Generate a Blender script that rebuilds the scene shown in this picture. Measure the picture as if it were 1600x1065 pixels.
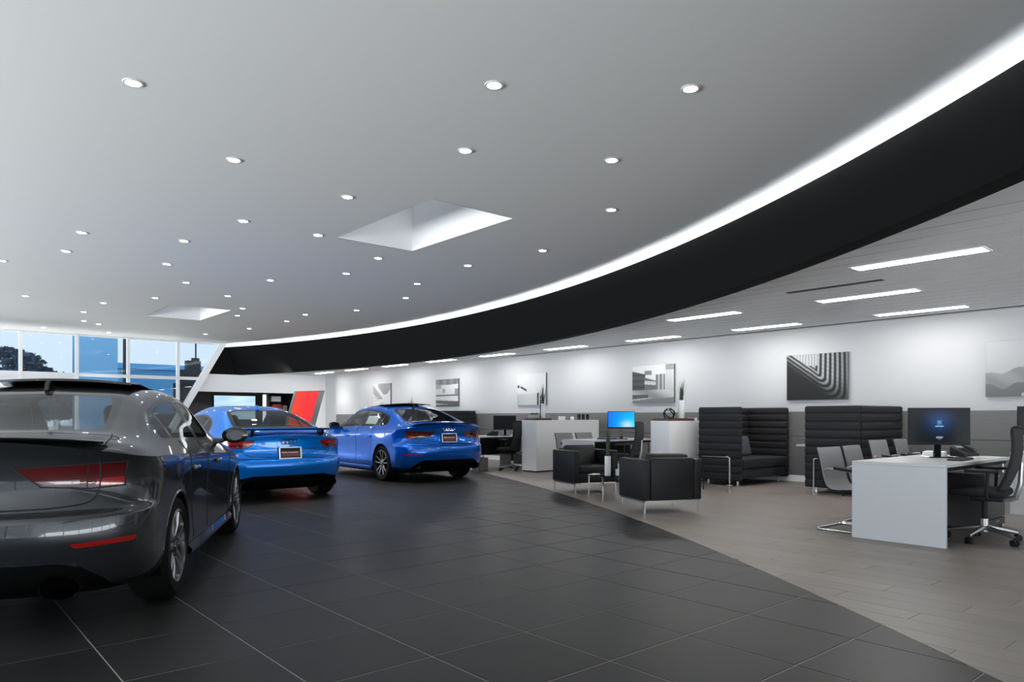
import bpy, bmesh, math, random
import numpy as np
from mathutils import Vector, Matrix
from mathutils.bvhtree import BVHTree

for o in list(bpy.data.objects):
    bpy.data.objects.remove(o)
random.seed(7)
S = bpy.context.scene
COL = S.collection
R = math.radians
PI = math.pi

# ------------------------------------------------------------------ camera
cam_d = bpy.data.cameras.new('camera')
cam = bpy.data.objects.new('camera', cam_d)
COL.objects.link(cam)
cam.location = (0, 0, 1.165)
cam.rotation_euler = (R(90), 0, R(-40.75))
cam_d.sensor_width = 36.0
cam_d.lens = 36.0 * 1110 / 1600
cam_d.shift_y = (651 - 532.5) / 1600
cam_d.clip_start = 0.05
cam_d.clip_end = 400
S.camera = cam

# ------------------------------------------------------------------ world and exposure
W_ = bpy.data.worlds.new('dusk_sky')
S.world = W_
W_.use_nodes = True
_bg = W_.node_tree.nodes['Background']
_bg.inputs[0].default_value = (0.93, 0.97, 1.0, 1)
_bg.inputs[1].default_value = 1.1
S.view_settings.view_transform = 'Standard'
S.view_settings.look = 'None'
S.view_settings.exposure = 0.12
S.view_settings.gamma = 1.0
S.view_settings.use_curve_mapping = False
S.cycles.use_denoising = True
S.cycles.max_bounces = 8
S.cycles.transparent_max_bounces = 16
S.cycles.sample_clamp_indirect = 6.0
S.cycles.caustics_reflective = False
S.cycles.caustics_refractive = False


def area_light(name, loc, rot, sx, sy, power, color):
    d = bpy.data.lights.new(name, 'AREA')
    d.shape = 'RECTANGLE'
    d.size = sx
    d.size_y = sy
    d.energy = power
    d.color = color
    o = bpy.data.objects.new(name, d)
    COL.objects.link(o)
    o.location = loc
    o.rotation_euler = rot
    return o


# daylight entering through the left glazed facade; the other lights are added fill
area_light('fill_behind_camera', (3.0, -5.4, 2.0), (R(95), 0, 0), 15, 3.2, 90, (1.0, 0.985, 0.97))  # added soft fill behind the camera, no such source seen
area_light('daylight_left_facade', (-7.4, 12.0, 1.9), (R(90), 0, R(-90)), 26, 3.4, 800, (0.48, 0.75, 1.0))
area_light('ceiling_fill_left', (-11.0, 16.0, -0.1), (R(160), 0, R(-90)), 34, 6.0, 15000, (1.0, 0.945, 0.885))  # added upward fill outside the left facade, brightens the ceiling
area_light('ceiling_fill_back', (4.0, -12.0, -0.1), (R(160), 0, 0), 22, 6.0, 4200, (1.0, 0.97, 0.94))  # added upward fill behind the camera, evens out the ceiling
area_light('ceiling_fill_end', (3.0, 28.3, -0.12), (R(160), 0, R(180)), 16, 4.0, 2600, (1.0, 0.84, 0.70))  # added upward fill past the end windows, raises the far ceiling

# ------------------------------------------------------------------ materials
MATS = {}


def nt(name):
    m = bpy.data.materials.new(name)
    m.use_nodes = True
    t = m.node_tree
    b = t.nodes['Principled BSDF']
    return m, t, b


def mat(name, col, rough=0.5, metal=0.0, coat=0.0, spec=0.5, emit=None, estr=0.0, noise=0.0, nscale=20.0, bump=0.0, bscale=200.0, cr=0.03, stretch=(1, 1, 1)):
    if name in MATS:
        return MATS[name]
    m, t, b = nt(name)
    b.inputs['Base Color'].default_value = (*col, 1)
    b.inputs['Roughness'].default_value = rough
    b.inputs['Metallic'].default_value = metal
    b.inputs['Coat Weight'].default_value = coat
    b.inputs['Coat Roughness'].default_value = cr
    b.inputs['Specular IOR Level'].default_value = spec
    if emit:
        b.inputs['Emission Color'].default_value = (*emit, 1)
        b.inputs['Emission Strength'].default_value = estr
    if noise or bump:
        tc = t.nodes.new('ShaderNodeTexCoord')
        mp = t.nodes.new('ShaderNodeMapping')
        mp.inputs['Scale'].default_value = stretch
        t.links.new(tc.outputs['Object'], mp.inputs[0])
    if noise:
        n = t.nodes.new('ShaderNodeTexNoise')
        n.inputs['Scale'].default_value = nscale
        n.inputs['Detail'].default_value = 5
        t.links.new(mp.outputs[0], n.inputs[0])
        r = t.nodes.new('ShaderNodeMapRange')
        r.inputs[3].default_value = 1 - noise
        r.inputs[4].default_value = 1 + noise
        t.links.new(n.outputs[0], r.inputs[0])
        x = t.nodes.new('ShaderNodeVectorMath')
        x.operation = 'SCALE'
        x.inputs[0].default_value = col
        t.links.new(r.outputs[0], x.inputs['Scale'])
        t.links.new(x.outputs[0], b.inputs['Base Color'])
    if bump:
        n2 = t.nodes.new('ShaderNodeTexNoise')
        n2.inputs['Scale'].default_value = bscale
        n2.inputs['Detail'].default_value = 4
        t.links.new(mp.outputs[0], n2.inputs[0])
        bp = t.nodes.new('ShaderNodeBump')
        bp.inputs['Strength'].default_value = bump
        bp.inputs['Distance'].default_value = 0.01
        t.links.new(n2.outputs[0], bp.inputs['Height'])
        t.links.new(bp.outputs[0], b.inputs['Normal'])
    MATS[name] = m
    return m


def glass(name, tint, rough=0.0, refl=0.04):
    """thin pane: tinted see-through with Fresnel reflection"""
    m = bpy.data.materials.new(name)
    m.use_nodes = True
    t = m.node_tree
    t.nodes.clear()
    out = t.nodes.new('ShaderNodeOutputMaterial')
    mix = t.nodes.new('ShaderNodeMixShader')
    tr = t.nodes.new('ShaderNodeBsdfTransparent')
    tr.inputs[0].default_value = (*tint, 1)
    gl = t.nodes.new('ShaderNodeBsdfGlossy')
    gl.inputs['Roughness'].default_value = rough
    lw = t.nodes.new('ShaderNodeLayerWeight')
    lw.inputs[0].default_value = 0.5
    pw = t.nodes.new('ShaderNodeMath')
    pw.operation = 'POWER'
    pw.inputs[1].default_value = 4.5
    t.links.new(lw.outputs['Facing'], pw.inputs[0])
    ma = t.nodes.new('ShaderNodeMath')
    ma.operation = 'MULTIPLY_ADD'
    ma.inputs[1].default_value = 0.9
    ma.inputs[2].default_value = refl
    t.links.new(pw.outputs[0], ma.inputs[0])
    t.links.new(ma.outputs[0], mix.inputs[0])
    t.links.new(tr.outputs[0], mix.inputs[1])
    t.links.new(gl.outputs[0], mix.inputs[2])
    t.links.new(mix.outputs[0], out.inputs[0])
    MATS[name] = m
    return m


def emis(name, col, strength):
    m, t, b = nt(name)
    b.inputs['Base Color'].default_value = (0.8, 0.8, 0.8, 1)
    b.inputs['Emission Color'].default_value = (*col, 1)
    b.inputs['Emission Strength'].default_value = strength
    MATS[name] = m
    return m


def vcol_mat(name, rough=0.5, emit=0.0):
    m, t, b = nt(name)
    a = t.nodes.new('ShaderNodeVertexColor')
    a.layer_name = 'print'
    if emit:
        b.inputs['Base Color'].default_value = (0.01, 0.01, 0.01, 1)
        t.links.new(a.outputs[0], b.inputs['Emission Color'])
        b.inputs['Emission Strength'].default_value = emit
    else:
        t.links.new(a.outputs[0], b.inputs['Base Color'])
    b.inputs['Roughness'].default_value = rough
    b.inputs['Specular IOR Level'].default_value = 0.08 if emit else 0.25
    MATS[name] = m
    return m


def random_tone(m, lo, hi):
    """every piece gets its own slight shade (as real tiles and planks do)"""
    t = m.node_tree
    b = t.nodes['Principled BSDF']
    oi = t.nodes.new('ShaderNodeObjectInfo')
    r = t.nodes.new('ShaderNodeMapRange')
    r.inputs[3].default_value = lo
    r.inputs[4].default_value = hi
    t.links.new(oi.outputs['Random'], r.inputs[0])
    lk = b.inputs['Base Color'].links
    x = t.nodes.new('ShaderNodeVectorMath')
    x.operation = 'SCALE'
    if lk:
        t.links.new(lk[0].from_socket, x.inputs[0])
    else:
        x.inputs[0].default_value = b.inputs['Base Color'].default_value[:3]
    t.links.new(r.outputs[0], x.inputs['Scale'])
    t.links.new(x.outputs[0], b.inputs['Base Color'])


M_tile = mat('charcoal_tile', (0.020, 0.019, 0.0187), 0.40, noise=0.22, nscale=2.2, bump=0.03, bscale=40, spec=0.15)
random_tone(M_tile, 0.85, 1.18)
M_grout = mat('grout', (0.28, 0.27, 0.26), 0.8)
M_plank = mat('greige_plank', (0.22, 0.193, 0.174), 0.42, noise=0.20, nscale=6, stretch=(9, 0.7, 1), bump=0.04, bscale=30, spec=0.3)
random_tone(M_plank, 0.92, 1.07)
M_joint = mat('plank_joint', (0.10, 0.09, 0.085), 0.8)
M_ceil = mat('ceiling_paint', (0.74, 0.74, 0.74), 0.8)
M_white = mat('white_paint', (0.80, 0.80, 0.81), 0.6)
M_wall = mat('wall_paint', (0.50, 0.50, 0.505), 0.7, spec=0.2)
M_slat = mat('pale_metal_ceiling', (0.70, 0.70, 0.71), 0.42, noise=0.05, nscale=3, stretch=(30, .4, 1))
M_band = mat('black_soffit_paint', (0.0035, 0.0035, 0.0036), 0.75, spec=0.1)
M_panel = mat('grey_wall_panel', (0.15, 0.146, 0.142), 0.6, noise=0.12, nscale=8, stretch=(1, 1, 4))
M_frame = mat('white_window_frame', (0.84, 0.85, 0.87), 0.4)
M_chrome = mat('chrome', (0.85, 0.85, 0.86), 0.12, metal=1)
M_alu = mat('brushed_aluminium', (0.62, 0.62, 0.63), 0.32, metal=1)
M_leather = mat('black_leather', (0.007, 0.007, 0.008), 0.46, bump=0.12, bscale=250, spec=0.3)
M_fabric = mat('black_fabric', (0.020, 0.020, 0.022), 0.8, bump=0.25, bscale=500, spec=0.25)
M_greyfab = mat('grey_fabric', (0.25, 0.25, 0.26), 0.85, bump=0.2, bscale=500, spec=0.25)
M_cush = mat('slate_fabric', (0.085, 0.092, 0.115), 0.85, bump=0.2, bscale=500, spec=0.25)
M_seatfab = mat('charcoal_fabric', (0.028, 0.03, 0.034), 0.8, bump=0.2, bscale=500, spec=0.25)
M_plastic = mat('black_plastic', (0.010, 0.010, 0.011), 0.5, spec=0.25)
M_gloss = mat('gloss_black', (0.006, 0.006, 0.007), 0.12, coat=0.5)
M_rubber = mat('tyre_rubber', (0.005, 0.005, 0.005), 0.75, spec=0.12)
M_desk = mat('white_laminate', (0.52, 0.525, 0.535), 0.38)
M_cab = mat('white_cabinet_laminate', (0.82, 0.825, 0.83), 0.4)
M_wood = mat('walnut_tray', (0.10, 0.05, 0.032), 0.45, noise=0.25, nscale=10, stretch=(8, 1, 1))
M_vase = mat('white_ceramic', (0.80, 0.80, 0.80), 0.25)
M_leaf = mat('grass_green', (0.045, 0.075, 0.035), 0.6, noise=0.3, nscale=30)
M_dryleaf = mat('dry_grass', (0.10, 0.075, 0.05), 0.7, noise=0.3, nscale=30)
M_paper = mat('white_paper', (0.82, 0.82, 0.80), 0.7)
M_darkwall = mat('dark_panel_wall', (0.035, 0.033, 0.035), 0.5, noise=0.1, nscale=5)
M_print = vcol_mat('picture_print', 0.55)
M_screen = vcol_mat('lit_screen', 0.25, 1.0)
M_wglass = glass('window_glass', (0.79, 0.87, 0.94))
M_clearglass = glass('clear_glass', (0.9, 0.93, 0.95))
M_cglass = glass('car_glass_tinted', (0.60, 0.64, 0.64))
M_tglass = glass('smoked_table_glass', (0.35, 0.37, 0.38))
M_lens = emis('downlight_lens', (1.0, 0.99, 0.97), 45)
M_linear = emis('linear_diffuser', (1.0, 0.985, 0.97), 27)
M_cove = emis('cove_strip', (0.93, 0.97, 1.0), 20)
M_sky_lit = glass('skylight_glass', (0.80, 0.825, 0.85))
M_trim = mat('downlight_trim', (0.6, 0.6, 0.6), 0.4)


# ------------------------------------------------------------------ mesh helpers
class MB:
    """collects primitives, builds one mesh object"""

    def __init__(self):
        self.bm = bmesh.new()

    def box(self, c, s, rot=None, bevel=0.0, seg=2):
        g = bmesh.ops.create_cube(self.bm, size=1.0)
        vs = g['verts']
        mtx = Matrix.Translation(Vector(c))
        if rot is not None:
            mtx = mtx @ (rot if isinstance(rot, Matrix) else Matrix.Rotation(rot, 4, 'Z'))
        mtx = mtx @ Matrix.Diagonal((*s, 1))
        bmesh.ops.transform(self.bm, matrix=mtx, verts=vs)
        if bevel:
            es = list({e for v in vs for e in v.link_edges})
            bmesh.ops.bevel(self.bm, geom=es, offset=bevel, segments=seg, affect='EDGES', profile=0.5)
        return self

    def bx(self, x0, x1, y0, y1, z0, z1, bevel=0.0, seg=2):
        return self.box(((x0 + x1) / 2, (y0 + y1) / 2, (z0 + z1) / 2), (abs(x1 - x0), abs(y1 - y0), abs(z1 - z0)), None, bevel, seg)

    def cyl(self, a, b, r, r2=None, n=16, caps=True):
        a, b = Vector(a), Vector(b)
        d = b - a
        q = d.to_track_quat('Z', 'Y').to_matrix().to_4x4()
        mtx = Matrix.Translation((a + b) / 2) @ q
        bmesh.ops.create_cone(self.bm, cap_ends=caps, cap_tris=False, segments=n, radius1=r, radius2=r if r2 is None else r2, depth=d.length, matrix=mtx)
        return self

    def tube(self, pts, r, n=8, closed=False, caps=True):
        pts = [Vector(p) for p in pts]
        rings = []
        N = len(pts)
        up = Vector((0, 0, 1))
        prev = None
        for i, p in enumerate(pts):
            if closed:
                t = (pts[(i + 1) % N] - pts[i - 1])
            else:
                t = pts[min(i + 1, N - 1)] - pts[max(i - 1, 0)]
            if t.length < 1e-9:
                t = Vector((0, 0, 1))
            t.normalize()
            if prev is None:
                u = t.orthogonal().normalized() if abs(t.dot(up)) > 0.95 else t.cross(up).normalized()
            else:
                u = (prev - t * prev.dot(t))
                u = u.normalized() if u.length > 1e-6 else t.orthogonal().normalized()
            prev = u
            w = t.cross(u)
            rr = r[i] if isinstance(r, (list, tuple)) else r
            rings.append([self.bm.verts.new(p + u * (rr * math.cos(2 * PI * k / n)) + w * (rr * math.sin(2 * PI * k / n))) for k in range(n)])
        for i in range(N if closed else N - 1):
            A, B = rings[i], rings[(i + 1) % N]
            for k in range(n):
                self.bm.faces.new((A[k], A[(k + 1) % n], B[(k + 1) % n], B[k]))
        if caps and not closed:
            self.bm.faces.new(list(reversed(rings[0])))
            self.bm.faces.new(rings[-1])
        return self

    def lathe(self, prof, c=(0, 0, 0), n=24, axis='Z', closed=False, caps=True):
        c = Vector(c)
        rings = []
        for (r, h) in prof:
            ring = []
            for k in range(n):
                a = 2 * PI * k / n
                if axis == 'Z':
                    p = Vector((r * math.cos(a), r * math.sin(a), h))
                elif axis == 'X':
                    p = Vector((h, r * math.cos(a), r * math.sin(a)))
                else:
                    p = Vector((r * math.cos(a), h, r * math.sin(a)))
                ring.append(self.bm.verts.new(c + p))
            rings.append(ring)
        m = len(rings)
        for i in range(m if closed else m - 1):
            A, B = rings[i], rings[(i + 1) % m]
            for k in range(n):
                self.bm.faces.new((A[k], A[(k + 1) % n], B[(k + 1) % n], B[k]))
        if not closed and caps:
            if prof[0][0] > 1e-5:
                self.bm.faces.new(list(reversed(rings[0])))
            if prof[-1][0] > 1e-5:
                self.bm.faces.new(rings[-1])
        return self

    def prism(self, poly, axis, a, b):
        """extrude a 2-D polygon along an axis from a to b"""
        def P(p, h):
            if axis == 'X':
                return (h, p[0], p[1])
            if axis == 'Y':
                return (p[0], h, p[1])
            return (p[0], p[1], h)
        A = [self.bm.verts.new(P(p, a)) for p in poly]
        B = [self.bm.verts.new(P(p, b)) for p in poly]
        n = len(poly)
        self.bm.faces.new(list(reversed(A)))
        self.bm.faces.new(B)
        for i in range(n):
            self.bm.faces.new((A[i], A[(i + 1) % n], B[(i + 1) % n], B[i]))
        return self

    def sheet(self, rows, thick=0.0):
        """grid of points (list of rows)"""
        V = [[self.bm.verts.new(p) for p in r] for r in rows]
        for i in range(len(V) - 1):
            for j in range(len(V[0]) - 1):
                self.bm.faces.new((V[i][j], V[i][j + 1], V[i + 1][j + 1], V[i + 1][j]))
        return self

    def build(self, name, m, parent=None, smooth=True, loc=None, angle=35, solid=0.0):
        bm = self.bm
        if solid:
            bmesh.ops.recalc_face_normals(bm, faces=bm.faces)
            bmesh.ops.solidify(bm, geom=bm.faces[:], thickness=solid)
        bmesh.ops.remove_doubles(bm, verts=bm.verts, dist=1e-6)
        bmesh.ops.recalc_face_normals(bm, faces=bm.faces)
        if smooth:
            lim = math.radians(angle)
            for f in bm.faces:
                f.smooth = True
            for e in bm.edges:
                if len(e.link_faces) == 2 and e.calc_face_angle(0) > lim:
                    e.smooth = False
        me = bpy.data.meshes.new(name)
        bm.to_mesh(me)
        bm.free()
        return link(name, me, m, parent, loc)


def link(name, me, m, parent=None, loc=None):
    if m is not None and not me.materials:
        me.materials.append(m)
    o = bpy.data.objects.new(name, me)
    COL.objects.link(o)
    if parent is not None:
        o.parent = parent
    if loc is not None:
        o.location = loc
    return o


def tag(o, label=None, cat=None, group=None, kind=None):
    if label:
        o['label'] = label
    if cat:
        o['category'] = cat
    if group:
        o['group'] = group
    if kind:
        o['kind'] = kind
    return o


def thing(name, label, cat, loc=(0, 0, 0), rz=0.0, group=None):
    o = bpy.data.objects.new(name, None)
    o.empty_display_size = 0.1
    COL.objects.link(o)
    o.location = loc
    o.rotation_euler = (0, 0, rz)
    return tag(o, label, cat, group)


def copy_tree(o, loc=None, rz=None, label=None, parent=None):
    c = o.copy()
    COL.objects.link(c)
    c.parent = parent
    if loc is not None:
        c.location = loc
    if rz is not None:
        c.rotation_euler = (0, 0, rz)
    if label:
        c['label'] = label
    for ch in list(o.children):
        copy_tree(ch, parent=c)
    return c


def bez(pts, n=8):
    """smooth (Catmull-Rom) polyline through points"""
    P = [Vector(p) for p in pts]
    out = []
    for i in range(len(P) - 1):
        p0 = P[max(i - 1, 0)]
        p1, p2 = P[i], P[i + 1]
        p3 = P[min(i + 2, len(P) - 1)]
        for k in range(n):
            t = k / n
            out.append(0.5 * ((2 * p1) + (p2 - p0) * t + (2 * p0 - 5 * p1 + 4 * p2 - p3) * t * t + (3 * p1 - p0 - 3 * p2 + p3) * t ** 3))
    out.append(P[-1])
    return out


def fillet(pts, r, n=5):
    """polyline with rounded corners"""
    P = [Vector(p) for p in pts]
    out = [P[0]]
    for i in range(1, len(P) - 1):
        a, b, c = P[i - 1], P[i], P[i + 1]
        d1 = (a - b)
        d2 = (c - b)
        rr = min(r, d1.length * .49, d2.length * .49)
        s, e = b + d1.normalized() * rr, b + d2.normalized() * rr
        for k in range(n + 1):
            t = k / n
            out.append((1 - t) ** 2 * s + 2 * t * (1 - t) * b + t * t * e)
    out.append(P[-1])
    return out


def print_sheet(name, fn, w, h, nx, ny, m, parent, place):
    """flat printed sheet: colour of every small face from fn(u,v); place(u,v)->xyz"""
    verts, faces = [], []
    for j in range(ny + 1):
        for i in range(nx + 1):
            verts.append(place(i / nx, j / ny))
    for j in range(ny):
        for i in range(nx):
            a = j * (nx + 1) + i
            faces.append((a, a + 1, a + nx + 2, a + nx + 1))
    me = bpy.data.meshes.new(name)
    me.from_pydata(verts, [], faces)
    ca = me.color_attributes.new('print', 'FLOAT_COLOR', 'POINT')
    data = np.ones((len(verts), 4), dtype=np.float32)
    k = 0
    for j in range(ny + 1):
        for i in range(nx + 1):
            c = fn(i / nx, j / ny)
            if not isinstance(c, tuple):
                c = (c, c, c)
            data[k, :3] = c
            k += 1
    ca.data.foreach_set('color', data.ravel())
    return link(name, me, m, parent)
# ================================================================== the setting
YW = 25.4          # glazed end wall
XW = 12.25         # long wall on the right
ZC = 3.72          # main ceiling
ZL = 2.74          # low ceiling on the right
CB, RB, ZB = (-14.84, 16.853), 25.312, 2.65      # lower edge of the black curved band
CT, RT, ZT = (-15.32, 16.05), 25.71, 3.60        # upper edge
CF, RF = (-31.33, 25.948), 43.012                # curved border between tile and plank floor
Y0, X0 = -5.0, -7.0


def arc_x(c, r, y, add=0.0):
    return c[0] + math.sqrt(max((r + add) ** 2 - (y - c[1]) ** 2, 0.0))


def struct(o):
    o['kind'] = 'structure'
    return o


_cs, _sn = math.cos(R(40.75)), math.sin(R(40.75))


def depth_side(x, y):
    return x * _sn + y * _cs, x * _cs - y * _sn


def in_view(x, y, margin=0.12):
    F, Q = depth_side(x, y)
    return F > 1.5 and abs(Q / F) < 0.7207 + margin


def clip_half(poly, p, n):
    """keep the part of a 2-D polygon where (q-p).n <= 0"""
    out = []
    k = len(poly)
    for i in range(k):
        a, b = poly[i], poly[(i + 1) % k]
        da = (a[0] - p[0]) * n[0] + (a[1] - p[1]) * n[1]
        db = (b[0] - p[0]) * n[0] + (b[1] - p[1]) * n[1]
        if da <= 0:
            out.append(a)
        if da * db < 0:
            t = da / (da - db)
            out.append((a[0] + t * (b[0] - a[0]), a[1] + t * (b[1] - a[1])))
    return out


def border_clip(poly, inside=True, gap=0.003):
    cx = sum(p[0] for p in poly) / len(poly)
    cy = sum(p[1] for p in poly) / len(poly)
    dx, dy = cx - CF[0], cy - CF[1]
    d = math.hypot(dx, dy)
    n = (dx / d, dy / d)
    rr = RF - gap if inside else RF + gap
    p = (CF[0] + n[0] * rr, CF[1] + n[1] * rr)
    return clip_half(poly, p, n if inside else (-n[0], -n[1]))


def piece_mesh(name, poly, c, th=0.008, bev=0.0022):
    """flat floor piece: bevelled top, sides"""
    n = len(poly)
    L = [(p[0] - c[0], p[1] - c[1]) for p in poly]
    mx = sum(p[0] for p in L) / n
    my = sum(p[1] for p in L) / n

    def inset(p):
        d = math.hypot(p[0] - mx, p[1] - my) or 1
        k = max(0.0, 1 - bev * 1.4 / d)
        return (mx + (p[0] - mx) * k, my + (p[1] - my) * k)
    v = [(*inset(p), 0.0) for p in L] + [(p[0], p[1], -0.0012) for p in L] + [(p[0], p[1], -th) for p in L]
    f = [tuple(range(n))]
    for i in range(n):
        j = (i + 1) % n
        f.append((n + i, n + j, j, i))
        f.append((2 * n + i, 2 * n + j, n + j, n + i))
    return v, f


def area2(p):
    return abs(sum(p[i][0] * p[(i + 1) % len(p)][1] - p[(i + 1) % len(p)][0] * p[i][1] for i in range(len(p)))) / 2


# ---- floor with its tiles and planks
m = MB()
m.bx(X0, XW + .4, Y0, YW + 2.6, -0.2, -0.0022)
floor = struct(m.build('floor', M_grout, smooth=False))

TS = 0.61
tiles = []
for i in range(-12, 18):
    for j in range(-34, 17):
        x0 = 0.1345 + TS * i
        y0 = 4.708 - TS * j
        g = 0.0035
        poly = [(x0 + g, y0 - TS + g), (x0 + TS - g, y0 - TS + g), (x0 + TS - g, y0 - g), (x0 + g, y0 - g)]
        if x0 < X0 or y0 - TS < Y0 or y0 > YW + .3:
            continue
        full = all(math.hypot(p[0] - CF[0], p[1] - CF[1]) < RF - .003 for p in poly)
        if not full:
            poly = border_clip(poly, True)
            if len(poly) < 3 or area2(poly) < 0.004:
                continue
        tiles.append((poly, full))

planks = []
PW, PL = 0.2, 1.2
for i in range(0, 70):
    x0 = 0.20 + PW * i
    off = (i * 0.437) % 1.0 * PL
    for j in range(-6, 26):
        y0 = -1.0 + off + PL * j
        g = 0.0012
        poly = [(x0 + g, y0 + g), (x0 + PW - g, y0 + g), (x0 + PW - g, y0 + PL - g), (x0 + g, y0 + PL - g)]
        if x0 + PW > XW + .4 or y0 < Y0 or y0 + PL > YW + 2.6:
            continue
        full = all(math.hypot(p[0] - CF[0], p[1] - CF[1]) > RF + .003 for p in poly)
        if not full:
            if all(math.hypot(p[0] - CF[0], p[1] - CF[1]) < RF + .003 for p in poly):
                continue
            poly = border_clip(poly, False)
            if len(poly) < 3 or area2(poly) < 0.004:
                continue
        planks.append((poly, full))


def lay(pieces, name, m_, parent, stuffname):
    def key(pf):
        x = sum(p[0] for p in pf[0]) / len(pf[0])
        y = sum(p[1] for p in pf[0]) / len(pf[0])
        F, Q = depth_side(x, y)
        return (0 if in_view(x, y) else 1, area2(pf[0]) * -1 / max(F, .5) ** 3)
    pieces.sort(key=key)
    shared = None
    for poly, full in pieces[:300]:
        c = (sum(p[0] for p in poly) / len(poly), sum(p[1] for p in poly) / len(poly))
        if full and shared:
            me = shared
        else:
            v, f = piece_mesh(name, poly, c)
            me = bpy.data.meshes.new(name)
            me.from_pydata(v, [], f)
            me.update()
            if full:
                shared = me
        link(name, me, m_, parent, (c[0], c[1], 0))
    V, Fc = [], []
    for poly, full in pieces[300:]:
        v, f = piece_mesh(name, poly, (0, 0))
        b = len(V)
        V += v
        Fc += [tuple(k + b for k in q) for q in f]
    me = bpy.data.meshes.new(stuffname)
    me.from_pydata(V, [], Fc)
    me.update()
    o = link(stuffname, me, m_, parent)
    o['kind'] = 'stuff'
    o['label'] = 'remaining ' + stuffname.replace('_', ' ')
    return o


lay(tiles, 'tile', M_tile, floor, 'distant_tiles')
bed = MB()
ys = [Y0 + (YW + 2.6 - Y0) * k / 60 for k in range(61)]
bed.sheet([[(max(arc_x(CF, RF, y), X0), y, -0.0018), (XW + .4, y, -0.0018)] for y in ys])
bed.build('plank_bed', M_joint, floor, smooth=False)
lay(planks, 'plank', M_plank, floor, 'distant_planks')

# ---- main ceiling with two skylight openings
SKY = [(4.72, 5.98, 6.93, 9.30), (4.72, 6.02, 17.3, 19.65)]
bm = bmesh.new()


def loop(pts):
    vs = [bm.verts.new(p) for p in pts]
    return [bm.edges.new((vs[i], vs[(i + 1) % len(vs)])) for i in range(len(vs))]


ys = [Y0 + (YW - Y0) * k / 48 for k in range(49)]
E_ = loop([(X0, Y0, ZC)] + [(arc_x(CT, RT, y, .34), y, ZC) for y in ys] + [(X0, YW, ZC)])
for (x0, x1, y0, y1) in SKY:
    E_ += loop([(x0, y0, ZC), (x1, y0, ZC), (x1, y1, ZC), (x0, y1, ZC)])
bmesh.ops.triangle_fill(bm, use_beauty=True, use_dissolve=False, edges=E_)
# drop any triangle inside an opening
kill = [f for f in bm.faces if any(x0 < f.calc_center_median().x < x1 and y0 < f.calc_center_median().y < y1 for (x0, x1, y0, y1) in SKY)]
bmesh.ops.delete(bm, geom=kill, context='FACES')
me = bpy.data.meshes.new('ceiling')
bm.to_mesh(me)
bm.free()
ceiling = struct(link('ceiling', me, M_ceil))
for k, (x0, x1, y0, y1) in enumerate(SKY):
    w = MB()
    h = .75
    t = .04
    w.bx(x0 - t, x0, y0 - t, y1 + t, ZC, ZC + h).bx(x1, x1 + t, y0 - t, y1 + t, ZC, ZC + h)
    w.bx(x0, x1, y0 - t, y0, ZC, ZC + h).bx(x0, x1, y1, y1 + t, ZC, ZC + h)
    sh = struct(w.build('window_%d' % (k + 4), M_white, smooth=False))
    sh['label'] = ['white rectangular skylight shaft in the middle of the ceiling', 'smaller looking white skylight shaft near the far windows'][k]
    g = MB()
    g.bx(x0 - t, x1 + t, y0 - t, y1 + t, ZC + h, ZC + h + .02)
    g.build('pane', M_sky_lit, sh, smooth=False)
    f = MB()
    f.bx((x0 + x1) / 2 - .03, (x0 + x1) / 2 + .03, y0, y1, ZC + h - .06, ZC + h)
    f.build('glazing_bar', M_white, sh, smooth=False)

# ---- black curved band, cove and low ceiling
ys = [Y0 + (YW - .02 - Y0) * k / 120 for k in range(121)]
b = MB()
b.sheet([[(arc_x(CT, RT, y, .03), y, ZT), (arc_x(CT, RT, y), y, ZT), (arc_x(CB, RB, y), y, ZB), (arc_x(CB, RB, y, .19), y, ZB), (arc_x(CB, RB, y, .19), y, ZL + .02)] for y in ys])
soffit = struct(b.build('trim_1', M_band, angle=30))
soffit['label'] = 'wide black curved band sweeping along the ceiling edge'
pb = MB()
xl = 7.22 + .5625 * (ZB - 1.4)
xt = 7.22 + .5625 * (ZT - 1.4)
pb.prism([(xl + .02, ZB), (arc_x(CB, RB, YW) + .02, ZB), (arc_x(CT, RT, YW) + .02, ZT), (xt + .02, ZT)], 'Y', YW - .06, YW)
pb.build('band_end_panel', M_band, soffit, smooth=False)

cv = MB()
cv.sheet([[(arc_x(CT, RT, y, .03), y, ZT), (arc_x(CT, RT, y, .05), y, ZT - .06), (arc_x(CT, RT, y, .30), y, ZT - .06), (arc_x(CT, RT, y, .34), y, ZC)] for y in ys])
cove = struct(cv.build('trim_2', M_white, angle=30))
cove['label'] = 'white light cove above the black curved band'
st = MB()
st.sheet([[(arc_x(CT, RT, y, .10), y, ZT - .05), (arc_x(CT, RT, y, .14), y, ZT - .05)] for y in ys])
st.build('light_strip', M_cove, cove)

lo = MB()
lo.sheet([[(arc_x(CB, RB, y, .19), y, ZL), (XW + .4, y, ZL)] for y in [Y0 + (YW - Y0) * k / 60 for k in range(61)]])
lowc = struct(lo.build('ceiling_low', M_slat, smooth=False))
lowc['label'] = 'low pale linear metal ceiling above the desks'
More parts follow.
